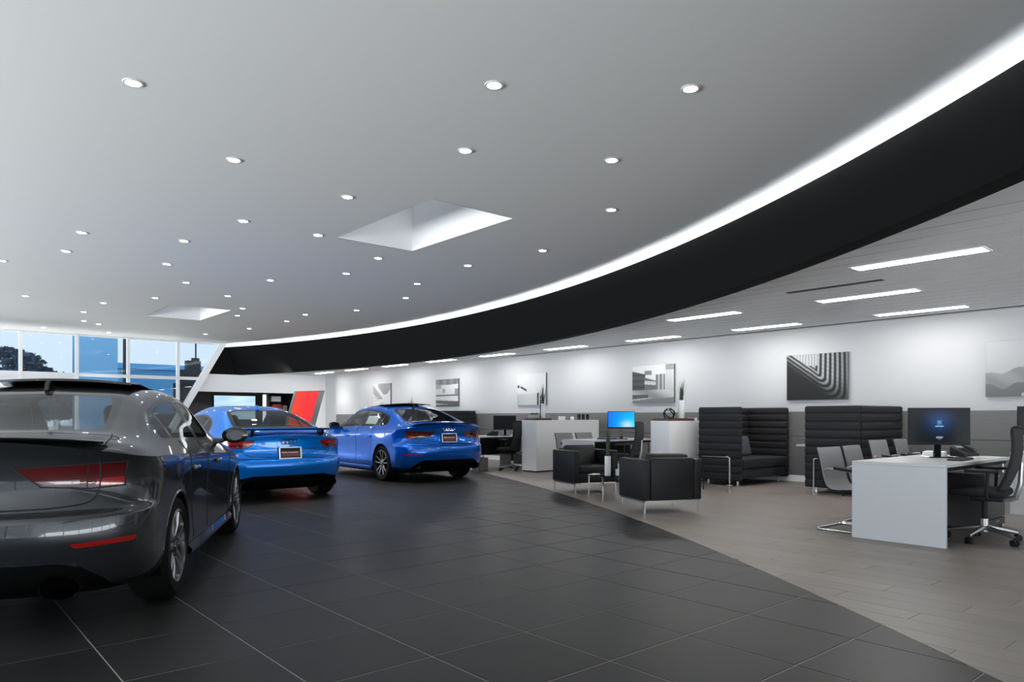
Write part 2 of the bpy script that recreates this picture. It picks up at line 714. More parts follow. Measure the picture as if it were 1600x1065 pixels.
# fine joints between the long ceiling panels and the two dark air slots
xg = 6.2
while xg < XW:
    yy = [y for y in [Y0 + k * .25 for k in range(125)] if arc_x(CB, RB, y, .22) < xg and y < YW]
    runs = []
    for y in yy:
        if runs and y - runs[-1][1] < .3:
            runs[-1][1] = y
        else:
            runs.append([y, y])
    for (ya, yb) in runs:
        if yb - ya < .5:
            continue
        q = MB()
        q.bx(xg - .004, xg + .004, ya, yb, ZL - .002, ZL + .003)
        q.build('ceiling_joint', mat('joint_grey', (.36, .36, .365), .6), lowc, smooth=False)
    xg += .305
for (x, y0, y1) in [(8.55, 3.4, 4.56), (12.05, 2.0, 14.0)]:
    q = MB()
    q.bx(x - .05, x + .05, y0, y1, ZL - .004, ZL + .01)
    q.build('air_slot', M_plastic, lowc, smooth=False)

# ---- long white wall on the right with grey panels
m = MB()
m.bx(XW, XW + .2, Y0, 24.2, 0, ZC + .2)
m.bx(XW + .15, XW + .35, 24.2, YW + 2.6, 0, ZC + .2)
wall_right = struct(m.build('wall_right', M_wall, smooth=False))
m = MB()
m.bx(XW - .006, XW, -4.2, 24.18, .12, 1.26)
m.build('panel_backing', M_plastic, wall_right, smooth=False)
for (z0, z1) in ((.12, .815), (.82, 1.262)):
    y = -4.2
    while y < 24.0:
        q = MB()
        y1 = min(y + 2.4, 24.18)
        q.bx(XW - .014, XW, y + .002, y1 - .002, z0 + .0015, z1 - .0015, .002, 1)
        q.build('panel', M_panel, wall_right, smooth=False)
        y += 2.4
m = MB()
m.bx(XW - .02, XW, Y0, 24.2, 0, .115, .004, 1)
struct(m.build('baseboard_right', M_white, smooth=False))

# ---- walls outside the view (glazed facades behind and to the left)
def facade(name, label, pts, horiz):
    """mullions and panes along a straight line"""
    fr = MB()
    (xa, ya), (xb, yb) = pts
    n = max(2, int(math.hypot(xb - xa, yb - ya) / 1.9))
    for k in range(n + 1):
        x, y = xa + (xb - xa) * k / n, ya + (yb - ya) * k / n
        fr.bx(x - .04, x + .04, y - .04, y + .04, 0, ZC)
    for z in (.06, 2.47, ZC - .04):
        if xa == xb:
            fr.bx(xa - .035, xa + .035, min(ya, yb), max(ya, yb), z - .05, z + .05)
        else:
            fr.bx(min(xa, xb), max(xa, xb), ya - .035, ya + .035, z - .05, z + .05)
    o = struct(fr.build(name, M_frame, smooth=False))
    o['label'] = label
    for k in range(n):
        x, y = xa + (xb - xa) * k / n, ya + (yb - ya) * k / n
        x2, y2 = xa + (xb - xa) * (k + 1) / n, ya + (yb - ya) * (k + 1) / n
        g = MB()
        g.bx(min(x, x2) - .002, max(x, x2) + .002, min(y, y2) - .002, max(y, y2) + .002, .1, ZC - .08)
        g.build('pane', M_clearglass, o, smooth=False)
    return o


facade('window_2', 'glazed facade behind the camera', ((X0, Y0), (XW, Y0)), True)
facade('window_3', 'glazed facade along the left side', ((X0, Y0), (X0, YW)), False)

# ---- glazed end wall
MX = [-.24, 1.23, 2.70, 4.14, 5.57, 7.07]
TZ = 2.47


def slant(z):
    return 7.22 + .5625 * (z - 1.4)


m = MB()
m.prism([(slant(0) - .11, 0), (slant(0) + .11, 0), (slant(ZC) + .11, ZC), (slant(ZC) - .11, ZC)], 'Y', YW - .14, YW + .06)
win = struct(m.build('window_1', M_frame, smooth=False))
win['label'] = 'tall white framed end windows with slanted right frame'
for x in MX:
    zt = ZC
    z0 = 0 if x < slant(0) else (x - 7.22) / .5625 + 1.4
    q = MB()
    q.bx(x - .045, x + .045, YW - .06, YW + .06, max(0, z0), zt)
    q.build('mullion', M_frame, win, smooth=False)
for (xa, xb, z, h) in [(X0, slant(TZ), TZ, .05), (X0, slant(.05), .05, .05), (X0, slant(ZC) - .02, ZC - .02, .03)]:
    q = MB()
    q.bx(xa, xb, YW - .05, YW + .05, z - h, z + h)
    q.build('transom', M_frame, win, smooth=False)
q = MB()
q.bx(X0, 4.10, YW - .05, YW + .05, 1.95, TZ - .05)
q.build('spandrel', M_white, win, smooth=False)
XS = [X0, -5.9, -4.5, -3.1, -1.67] + MX
for k in range(len(XS)):
    xa = XS[k]
    for (za, zb) in ((.1, TZ - .05), (TZ + .05, ZC - .05)):
        if xa < 4.0 and za < 1:
            zb = 1.95
        xb = XS[k + 1] if k + 1 < len(XS) else 99
        pts = [(xa, za), (min(xb, slant(za)), za), (min(xb, slant(zb)), zb), (xa, zb)]
        if slant(za) < xb < slant(zb):
            pts = [(xa, za), (slant(za), za), (xb, (xb - 7.22) / .5625 + 1.4), (xb, zb), (xa, zb)]
        if xa > slant(za):
            pts = [(xa, (xa - 7.22) / .5625 + 1.4), (slant(zb), zb), (xa, zb)]
        q = MB()
        q.prism(pts, 'Y', YW - .004, YW + .004)
        q.build('pane', M_wglass, win, smooth=False)

# ---- fascia, recess and dark wall at the far right end
m = MB()
m.prism([(slant(2.04) + .05, 2.04), (11.3, 2.04), (11.3, ZL + .3), (slant(ZL) + .05, ZL + .3)], 'Y', YW - .02, YW + .18)
m.bx(11.3, XW + .4, YW - .02, YW + .18, 0, ZL + .3)
we = struct(m.build('wall_end', M_white, smooth=False))
m = MB()
m.bx(7.75, XW + .4, 27.6, 27.75, 0, 2.9)
wd = struct(m.build('wall_recess', M_darkwall, smooth=False))
x = 7.8
while x < 12.2:
    q = MB()
    q.bx(x + .004, x + 1.096, 27.575, 27.6, .05, 2.1, .003, 1)
    q.build('panel', M_darkwall, wd, smooth=False)
    x += 1.1
m = MB()
m.prism([(slant(2.1) + .1, YW + .18), (XW + .4, YW + .18), (XW + .4, 27.6), (8.35, 27.6)], 'Z', 2.2, 2.3)
struct(m.build('ceiling_recess', M_white, smooth=False))
m = MB()
m.prism([(6.95, YW + .1), (7.05, YW + .1), (7.85, 27.6), (7.75, 27.6)], 'Z', 0, 2.3)
struct(m.build('wall_recess_side', M_darkwall, smooth=False))

# ---- ceiling downlights
DL = [(1.314, 5.843), (3.371, 4.118), (4.534, 3.191), (3.998, 5.308), (5.222, 4.58), (2.447, 6.96), (3.833, 7.297), (6.468, 5.682), (3.303, 9.053),
      (4.331, 9.088), (7.273, 7.738), (1.859, 11.041), (1.886, 12.433), (3.039, 10.622), (3.284, 12.405), (5.674, 9.793), (7.064, 9.309),
      (5.861, 11.204), (5.105, 12.656), (7.317, 11.2), (4.011, 13.882), (8.0, 12.682), (5.104, 14.867), (4.038, 16.097), (1.23, 13.862), (3.363, 17.558),
      (3.299, 19.359), (3.607, 21.165), (4.03, 21.638), (5.947, 16.357), (6.265, 17.574), (7.611, 17.797), (7.453, 16.335), (8.067, 14.918), (7.447, 19.967),
      (6.941, 22.136), (1.957, 17.579), (3.018, 23.407), (4.656, 23.572)]
DIM = {5, 7, 11, 13, 15, 16, 10, 25, 36, 31, 32, 37}
first = None
for k, (x, y) in enumerate(DL):
    x *= 1.028
    y *= 1.028
    if y > YW - .4:
        y = YW - .6
    if first is None:
        t = thing('downlight', 'small round recessed downlight set in the grey ceiling', 'downlight', (x, y, ZC), 0, 'round downlights across the main ceiling')
        q = MB()
        q.lathe([(.056, -.008), (.070, -.008), (.075, -.003), (.075, 0.004), (.056, 0.004)], closed=True, n=28)
        q.build('trim_ring', M_trim, t)
        q = MB()
        q.lathe([(0.0001, -.003), (.057, -.003), (.057, -.001), (.0001, -.001)], n=24)
        q.build('lens', M_lens, t)
        first = t
    else:
        t = copy_tree(first, (x, y, ZC))
    d = bpy.data.lights.new('downlight_lamp', 'SPOT')
    d.energy = (26 if y < 8 else 170) * (1 if k not in DIM else .5)
    d.spot_size = R(100)
    d.spot_blend = 0.9
    d.shadow_soft_size = 0.07
    d.color = (1, .985, .965)
    lo_ = bpy.data.objects.new('downlight_lamp', d)
    COL.objects.link(lo_)
    lo_.location = (x, y, ZC - .03)

# ---- linear lights in the low ceiling
LL = [(7.70, 2.14, 3.34, 'closest to the black band, largest in view'),
      (9.53, 3.38, 4.61, 'in the middle row, nearer the camera'), (9.53, 5.86, 7.09, 'in the middle row, half way along the black band'),
      (11.48, 3.43, 4.65, 'by the wall, above the misty mountain picture side'), (11.48, 5.91, 7.13, 'by the wall, above the swirl picture'), (11.48, 8.36, 9.6, 'by the wall, above the building picture'),
      (11.48, 10.85, 12.08, 'by the wall, between building and white pictures'), (11.48, 13.3, 14.53, 'by the wall, above the mostly white picture'), (11.48, 15.78, 17.0, 'by the wall, above the racetrack picture'),
      (11.48, 18.2, 19.43, 'by the wall, just left of the racetrack picture'), (11.48, 20.6, 21.9, 'by the wall, above the wedge picture'), (11.48, 23.0, 24.2, 'by the wall, farthest away')]
for (x, y0, y1, where) in LL:
    t = thing('linear_ceiling_light', 'long white linear ceiling light ' + where, 'ceiling light', (x, (y0 + y1) / 2, ZL), 0, 'linear lights in the low ceiling')
    L = (y1 - y0) / 2
    q = MB()
    q.bx(-.125, -.105, -L, L, -.008, .004).bx(.105, .125, -L, L, -.008, .004).bx(-.125, .125, -L - .02, -L, -.008, .004).bx(-.125, .125, L, L + .02, -.008, .004)
    q.build('frame', M_white, t, smooth=False)
    q = MB()
    q.bx(-.105, .105, -L, L, -.005, -.001)
    q.build('diffuser', M_linear, t, smooth=False)
# ================================================================== cars
def pchip(xk, yk, x):
    """monotone cubic interpolation, yk may be (n, m)"""
    xk = np.asarray(xk, float)
    yk = np.asarray(yk, float)
    one = yk.ndim == 1
    if one:
        yk = yk[:, None]
    h = np.diff(xk)
    dl = np.diff(yk, axis=0) / h[:, None]
    d = np.zeros_like(yk)
    for i in range(1, len(xk) - 1):
        w1, w2 = 2 * h[i] + h[i - 1], h[i] + 2 * h[i - 1]
        ok = dl[i - 1] * dl[i] > 0
        with np.errstate(divide='ignore', invalid='ignore'):
            v = (w1 + w2) / (w1 / dl[i - 1] + w2 / dl[i])
        d[i] = np.where(ok, v, 0)
    d[0], d[-1] = dl[0], dl[-1]
    x = np.clip(np.asarray(x, float), xk[0], xk[-1])
    i = np.clip(np.searchsorted(xk, x) - 1, 0, len(xk) - 2)
    t = ((x - xk[i]) / h[i])[:, None]
    H = h[i][:, None]
    r = (1 + 2 * t) * (1 - t) ** 2 * yk[i] + t * (1 - t) ** 2 * H * d[i] + t * t * (3 - 2 * t) * yk[i + 1] + t * t * (t - 1) * H * d[i + 1]
    return r[:, 0] if one else r


def cubic(xk, yk, x):
    """natural-ish Catmull-Rom for smooth longitudinal shapes"""
    xk = np.asarray(xk, float)
    yk = np.asarray(yk, float)
    d = np.gradient(yk, xk)
    x = np.clip(np.asarray(x, float), xk[0], xk[-1])
    i = np.clip(np.searchsorted(xk, x) - 1, 0, len(xk) - 2)
    H = (xk[i + 1] - xk[i])
    t = (x - xk[i]) / H
    return (1 + 2 * t) * (1 - t) ** 2 * yk[i] + t * (1 - t) ** 2 * H * d[i] + t * t * (3 - 2 * t) * yk[i + 1] + t * t * (t - 1) * H * d[i + 1]


def car_half(spec):
    """right half of the body skin: belt band A and top B, as arrays of points"""
    n = spec['n']
    L = spec['L']
    dr, df = spec['dr'], spec['df']
    TH = np.concatenate([np.linspace(0, 35, 10, endpoint=False), np.linspace(35, 90, 26)]) * PI / 180
    TF = np.linspace(90, 0, 20) * PI / 180
    NS = 80
    rows = []
    for r in spec['rows']:
        pts = []
        W = r['W']

        def se(th):
            q = (abs(math.sin(th)) ** n + abs(math.cos(th)) ** n) ** (-1 / n)
            return q * math.sin(th), q * math.cos(th)
        ysd = np.linspace(r['yr'] + dr, L - r['yf'] - df, NS)
        zsd = cubic(spec['zy'], r['zs'], ysd)
        fl = spec['flare'](ysd, r)
        for th in TH:
            a, b_ = se(th)
            k = a ** 2.2
            pts.append(((W + fl[0]) * a, r['yr'] + dr * (1 - b_), r['zc'] * (1 - k) + zsd[0] * k))
        for y, z, e in list(zip(ysd, zsd, fl))[1:-1]:
            pts.append((W + e, y, z))
        for th in TF:
            a, b_ = se(th)
            k = a ** 2
            pts.append((W * a, L - r['yf'] - df * (1 - b_), r['zf'] * (1 - k) + zsd[-1] * k))
        rows.append(pts)
    ctrl = np.array(rows)                       # rows x cols x 3
    nr = len(rows)
    v = np.concatenate([np.linspace(i, i + 1, 7, endpoint=False) for i in range(nr - 1)] + [[nr - 1.0]])
    A = pchip(np.arange(nr), ctrl.reshape(nr, -1), v).reshape(len(v), -1, 3)
    top = ctrl[-1]
    jc = int(np.argmin(abs(TH - R(50))))
    jf = len(top) - 1 - int(np.argmin(abs(TF[::-1] - R(50))))
    nl = jc + 1
    lip = top[:jc + 1]
    q = lip[:, 0] / lip[-1, 0]
    q = np.linspace(0, 1, 31)
    lipx = np.array([np.interp(q * lip[-1, 0], lip[:, 0], lip[:, k]) for k in range(3)]).T
    fl_ = top[jf:][::-1]
    flip = np.array([np.interp(q * fl_[-1, 0], fl_[:, 0], fl_[:, k]) for k in range(3)]).T
    yk = spec['ty']
    tabs = {k: np.array(spec[k], float) for k in ('b1', 'b2', 'b3', 'b4', 'b5')}
    B = []
    qs = [0, .40, .64, .78, .89, 1.0]
    for j in range(jc, jf + 1):
        E = top[j]
        y = E[1]
        P = [(0, cubic(yk, tabs['b5'], [y])[0])]
        for nm in ('b4', 'b3', 'b2', 'b1'):
            P.append((cubic(yk, tabs[nm][:, 0], [y])[0], cubic(yk, tabs[nm][:, 1], [y])[0]))
        P.append((E[0], E[2]))
        P = np.array(P)
        xs = pchip(qs, P[:, 0], q)
        zz = pchip(qs, P[:, 1], q)
        st = np.stack([xs, np.full_like(xs, y), zz], 1)
        # centre symmetry: flatten near centre handled by pchip zero slope
        def sm(t):
            t = min(max(t, 0), 1)
            return 1 - t * t * (3 - 2 * t)
        w = sm((y - top[jc][1]) / spec['blr'])[..., None] if False else sm((y - top[jc][1]) / spec['blr'])
        if j == jc:
            st = lipx.copy()
        elif w > 0:
            ww = (w * (1 - q ** 6))[:, None]
            base = lipx.copy()
            base[:, 1] += (y - top[jc][1])
            # keep the height of the section, borrow the plan curve of the lip
            st2 = st.copy()
            st2[:, 1] = base[:, 1]
            hz = w ** 4
            st2[:, 2] = st[:, 2] * (1 - hz) + base[:, 2] * hz
            st2[:, 0] = st[:, 0] * (1 - hz) + base[:, 0] * hz
            st = st * (1 - ww) + st2 * ww
        w = sm((top[jf][1] - y) / .35)
        if j == jf:
            st = flip.copy()
        elif w > 0:
            ww = (w * (1 - q ** 6))[:, None]
            base = flip.copy()
            base[:, 1] += (y - top[jf][1])
            st = st * (1 - ww) + base * ww
        B.append(st)
    return A, np.array(B), jc


def skin_bm(A, B):
    bm = bmesh.new()
    for G in (A, B):
        V = [[bm.verts.new(p) for p in row] for row in G]
        for i in range(len(V) - 1):
            for j in range(len(V[0]) - 1):
                try:
                    bm.faces.new((V[i][j], V[i][j + 1], V[i + 1][j + 1], V[i + 1][j]))
                except ValueError:
                    pass
    bmesh.ops.remove_doubles(bm, verts=[v for v in bm.verts if abs(v.co.x) < 1e-5], dist=1e-5)
    for f in bm.faces:
        f.smooth = True
    return bm


def inside(poly, p):
    c = False
    n = len(poly)
    for i in range(n):
        a, b = poly[i], poly[(i + 1) % n]
        if (a[1] > p[1]) != (b[1] > p[1]):
            if p[0] < (b[0] - a[0]) * (p[1] - a[1]) / (b[1] - a[1]) + a[0]:
                c = not c
    return c


def cut_out(bm, poly, ax, ay, flt):
    """cut a polygon (in the plane of ax, ay) out of the skin; returns the piece as its own bmesh"""
    ax, ay = Vector(ax).normalized(), Vector(ay).normalized()
    xs = [p[0] for p in poly]
    ys = [p[1] for p in poly]
    m_ = .06
    bb = (min(xs) - m_, max(xs) + m_, min(ys) - m_, max(ys) + m_)

    def near(f):
        c = f.calc_center_median()
        u, v = c.dot(ax), c.dot(ay)
        return bb[0] < u < bb[1] and bb[2] < v < bb[3] and flt(c, f.normal)
    n = len(poly)
    for i in range(n):
        a, b = poly[i], poly[(i + 1) % n]
        d = (b[0] - a[0], b[1] - a[1])
        if math.hypot(*d) < 1e-6:
            continue
        no = ax * (-d[1]) + ay * d[0]
        co = ax * a[0] + ay * a[1]
        # only faces close to this edge
        lo_u, hi_u = min(a[0], b[0]) - .05, max(a[0], b[0]) + .05
        lo_v, hi_v = min(a[1], b[1]) - .05, max(a[1], b[1]) + .05
        fs = []
        for f in bm.faces:
            c = f.calc_center_median()
            u, v = c.dot(ax), c.dot(ay)
            if lo_u < u < hi_u and lo_v < v < hi_v and flt(c, f.normal):
                fs.append(f)
        if not fs:
            continue
        g = list({v for f in fs for v in f.verts}) + list({e for f in fs for e in f.edges}) + fs
        bmesh.ops.bisect_plane(bm, geom=g, dist=1e-6, plane_co=co, plane_no=no.normalized())
    bm.normal_update()
    sel = [f for f in bm.faces if near(f) and inside(poly, (f.calc_center_median().dot(ax), f.calc_center_median().dot(ay)))]
    out = bmesh.new()
    mp = {}
    for f in sel:
        vs = []
        for v in f.verts:
            if v not in mp:
                mp[v] = out.verts.new(v.co)
            vs.append(mp[v])
        try:
            nf = out.faces.new(vs)
            nf.smooth = True
        except ValueError:
            pass
    bmesh.ops.delete(bm, geom=sel, context='FACES')
    return out


def bm_obj(bm, name, m_, parent, mirror=0, off=0.0, thick=0.0, split=30):
    """mirror 0: as is, 1: both halves joined, -1: left copy only"""
    b = bm.copy()
    if off:
        b.normal_update()
        for v in b.verts:
            v.co += v.normal * off
    if mirror == -1:
        for v in b.verts:
            v.co.x *= -1
        bmesh.ops.reverse_faces(b, faces=b.faces)
    elif mirror == 1:
        g = bmesh.ops.duplicate(b, geom=b.verts[:] + b.edges[:] + b.faces[:])['geom']
        for v in [e for e in g if isinstance(e, bmesh.types.BMVert)]:
            v.co.x *= -1
        bmesh.ops.reverse_faces(b, faces=[e for e in g if isinstance(e, bmesh.types.BMFace)])
        bmesh.ops.remove_doubles(b, verts=[v for v in b.verts if abs(v.co.x) < 1e-4], dist=3e-4)
    if thick:
        b.normal_update()
        bmesh.ops.solidify(b, geom=b.faces[:], thickness=thick)
    b.normal_update()
    for f in b.faces:
        f.smooth = True
    for e in b.edges:
        if len(e.link_faces) == 2 and e.calc_face_angle(0) > R(split):
            e.smooth = False
    me = bpy.data.meshes.new(name)
    b.to_mesh(me)
    b.free()
    return link(name, me, m_, parent)


def circle_poly(cy, cz, r, n=40, flat=None):
    P = []
    for k in range(n):
        a = 2 * PI * k / n
        P.append((cy + r * math.cos(a), cz + r * math.sin(a)))
    return P


def wheel_parts(parent, x, y, r, side, spoke_m, rim_m, detail=True):
    """tyre, rim with five double spokes, brake disc; outer face at x (signed by side)"""
    w = .235
    t = MB()
    h = w / 2
    t.lathe([(r * .70, -h + .012), (r * .76, -h), (r * .90, -h - .004), (r * .975, -h + .02), (r, -h + .045), (r * 1.002, 0), (r, h - .045), (r * .975, h - .02), (r * .90, h + .004), (r * .76, h), (r * .70, h - .012)], axis='X', n=56, caps=False)
    rim = MB()
    ri = r * .735
    rim.lathe([(ri + .004, h - .004), (ri - .012, h + .002), (ri - .022, h - .006), (ri - .028, h - .06), (ri - .03, -h + .02), (ri + .004, -h + .01)], axis='X', n=56, caps=False)
    spokes = []
    for k in range(5):
        a0 = 2 * PI * k / 5 + PI / 2
        sp = MB()
        spokes.append(sp)
        for s in (-1, 1):
            pin = (.055 * math.cos(a0 + s * .34), .055 * math.sin(a0 + s * .34))
            ang = a0 + s * .24
            pout = ((ri - .016) * math.cos(ang), (ri - .016) * math.sin(ang))
            dx, dy = pout[0] - pin[0], pout[1] - pin[1]
            ln = math.hypot(dx, dy)
            nx, ny = -dy / ln, dx / ln
            wi, wo = .020, .017
            f = []
            for (p, ww, xf, xb) in ((pin, wi, h - .022, h - .07), (((pin[0] + pout[0]) / 2, (pin[1] + pout[1]) / 2), .015, h - .006, h - .05), (pout, wo, h - .004, h - .045)):
                f.append([(xb, p[0] + nx * ww, p[1] + ny * ww), (xf, p[0] + nx * ww * .55, p[1] + ny * ww * .55), (xf, p[0] - nx * ww * .55, p[1] - ny * ww * .55), (xb, p[0] - nx * ww, p[1] - ny * ww)])
            V = [[sp.bm.verts.new(q) for q in ring] for ring in f]
            for i in range(2):
                for j in range(3):
                    sp.bm.faces.new((V[i][j], V[i][j + 1], V[i + 1][j + 1], V[i + 1][j]))
    rim.lathe([(.078, h - .07), (.076, h - .03), (.066, h - .018), (.034, h - .016), (.03, h - .010), (.0001, h - .009)], axis='X', n=24)
    for k in range(5):
        a0 = 2 * PI * k / 5 + PI / 2 + PI / 5
        rim.cyl((h - .02, .054 * math.cos(a0), .054 * math.sin(a0)), (h - .012, .054 * math.cos(a0), .054 * math.sin(a0)), .009, n=8)
    wo = rim.build('wheel', rim_m, parent)
    for sp in spokes:
        sp.build('spoke', spoke_m, wo)
    tt = t.build('tire', M_rubber, wo)
    d = MB()
    d.lathe([(.09, h - .10), (.165, h - .10), (.165, h - .085), (.09, h - .085)], axis='X', n=40, closed=True)
    dd = d.build('brake_disc', mat('brake_steel', (.05, .05, .055), .45, metal=.8), wo)
    d = MB()
    d.lathe([(ri - .03, -h + .03), (.0001, -h + .03)], axis='X', n=24)
    d.build('hub_shield', M_under, wo)
    wo.location = (side * (x - h), y, r)
    if side < 0:
        wo.rotation_euler = (0, 0, PI)
    return wo


def seam(bvh, pts, d, name, parent, m_, r=.0035, mirror=True, n=10, back=.5):
    """thin shut line laid on the skin; pts = start points, d = cast direction"""
    P = []
    fine = bez(pts, n)
    D = Vector(d).normalized()
    for p in fine:
        h = bvh.ray_cast(p - D * back, D, 3.0)
        if h[0] is not None:
            P.append(h[0])
    if len(P) < 3:
        return None
    mid = any(abs(p.x) < .01 for p in P)
    if mid and abs(P[0].x) < .01:
        P = P[::-1]
    L_ = [Vector((-p.x, p.y, p.z)) for p in P]
    if mid:
        P = P + L_[::-1][1:]
    b = MB()
    b.tube(P, r, n=5)
    o = b.build(name, m_, parent)
    if not mid:
        b = MB()
        b.tube(L_, r, n=5)
        b.build(name, m_, parent)
    return o


def rings_emblem(parent, c, nrm_tilt, r, m_, name='emblem'):
    b = MB()
    for k in range(4):
        cx = (k - 1.5) * r * 1.52
        P = [(cx + r * math.cos(a), 0, r * math.sin(a)) for a in [2 * PI * i / 28 for i in range(28)]]
        b.tube(P, r * .14, n=6, closed=True)
    o = b.build(name, m_, parent)
    o.location = c
    o.rotation_euler = (nrm_tilt, 0, 0)
    return o


def text_mesh(name, body, size, m_, parent, loc, rot, depth=.002):
    cu = bpy.data.curves.new(name, 'FONT')
    cu.body = body
    cu.size = size
    cu.extrude = depth
    cu.align_x = 'CENTER'
    cu.align_y = 'CENTER'
    tmp = bpy.data.objects.new(name + '_tmp', cu)
    COL.objects.link(tmp)
    dg = bpy.context.evaluated_depsgraph_get()
    me = bpy.data.meshes.new_from_object(tmp.evaluated_get(dg))
    bpy.data.objects.remove(tmp)
    o = link(name, me, m_, parent, loc)
    o.rotation_euler = rot
    return o


def plate(parent, y, z, tilt):
    """dealer plate in a silver frame: black top line, dark red panel with pale lettering strokes"""
    root = MB()
    root.bx(-.148, .148, -.004, .004, -.07, .07)
    p = root.build('license_plate', M_plastic, parent, smooth=False)
    p['label'] = 'black and dark red dealer plate in silver frame'
    p.location = (0, y, z)
    p.rotation_euler = (tilt, 0, 0)
    f = MB()
    for (x0, x1, z0, z1) in ((-.16, .16, .066, .082), (-.16, .16, -.082, -.066), (-.16, -.142, -.082, .082), (.142, .16, -.082, .082)):
        f.bx(x0, x1, -.012, .006, z0, z1, .003, 1)
    f.build('plate_frame', M_alu, p)
    r = MB()
    r.bx(-.132, .132, -.0065, -.004, -.05, .026)
    r.build('red_panel', mat('plate_red', (.16, .02, .025), .4), p, smooth=False)
    s = MB()
    random.seed(5)
    x = -.12
    while x < .115:
        w = random.choice((.010, .014, .017))
        s.bx(x, x + w, -.008, -.0062, -.004, .020 if random.random() < .4 else .014)
        x += w + (.004 if random.random() < .8 else .012)
    s.build('lettering', mat('plate_letters', (.55, .40, .38), .5), p, smooth=False)
    return p


def seat(parent, x, y, z, big=True, face=1):
    b = MB()
    b.box((x, y, z), (.50, .52, .16), None, .06, 3)
    t = Matrix.Rotation(R(18) * face, 4, 'X')
    b.box((x, y - .30 * face, z + .34), (.50, .16, .60), t, .07, 3)
    o = b.build('car_seat', M_plastic, parent)
    h = MB()
    h.box((x, y - .42 * face, z + .72), (.27, .11, .19), t, .05, 3)
    h.cyl((x - .06, y - .39 * face, z + .56), (x - .06, y - .41 * face, z + .68), .007)
    h.cyl((x + .06, y - .39 * face, z + .56), (x + .06, y - .41 * face, z + .68), .007)
    h.build('headrest', M_plastic, o)
    return o


def rows_flare(amp, axes, r):
    def fl(y, row):
        e = np.zeros_like(y)
        k = row.get('fl', 0.0)
        for a in axes:
            e += amp * k * np.exp(-((y - a) / .42) ** 2)
        return e
    return fl


M_under = mat('underbody_black', (.003, .003, .003), .8, spec=.05)
M_tail = mat('tail_lamp_red', (.30, .004, .004), .12, coat=1.0)
M_tail2 = mat('tail_lamp_deep_red', (.07, .001, .002), .12, coat=1.0)
M_clear = mat('tail_lamp_clear', (.13, .09, .09), .15, coat=1.0)
M_mirror = mat('door_mirror_glass', (.12, .12, .13), .06, metal=1.0)
M_seam = mat('shut_line', (.004, .004, .004), .7)
M_rimdark = mat('rim_anthracite', (.10, .10, .105), .25, metal=1.0)
M_rimmid = mat('rim_titanium', (.24, .24, .25), .25, metal=1.0)
M_rimbright = mat('rim_machined', (.55, .55, .56), .22, metal=1.0)


def paint(name, col, metal, rough):
    m = mat(name, col, rough, metal=metal, coat=1.0, cr=.015)
    m.node_tree.nodes['Principled BSDF'].inputs['Coat IOR'].default_value = 1.5
    m.node_tree.nodes['Principled BSDF'].inputs['Specular IOR Level'].default_value = .0
    return m


M_grey = paint('dark_grey_metallic', (.045, .048, .054), .7, .25)
M_blue = paint('bright_blue_pearl', (.0, .10, .50), .55, .26)
M_blue2 = paint('light_bright_blue_pearl', (.0, .175, .68), .55, .28)

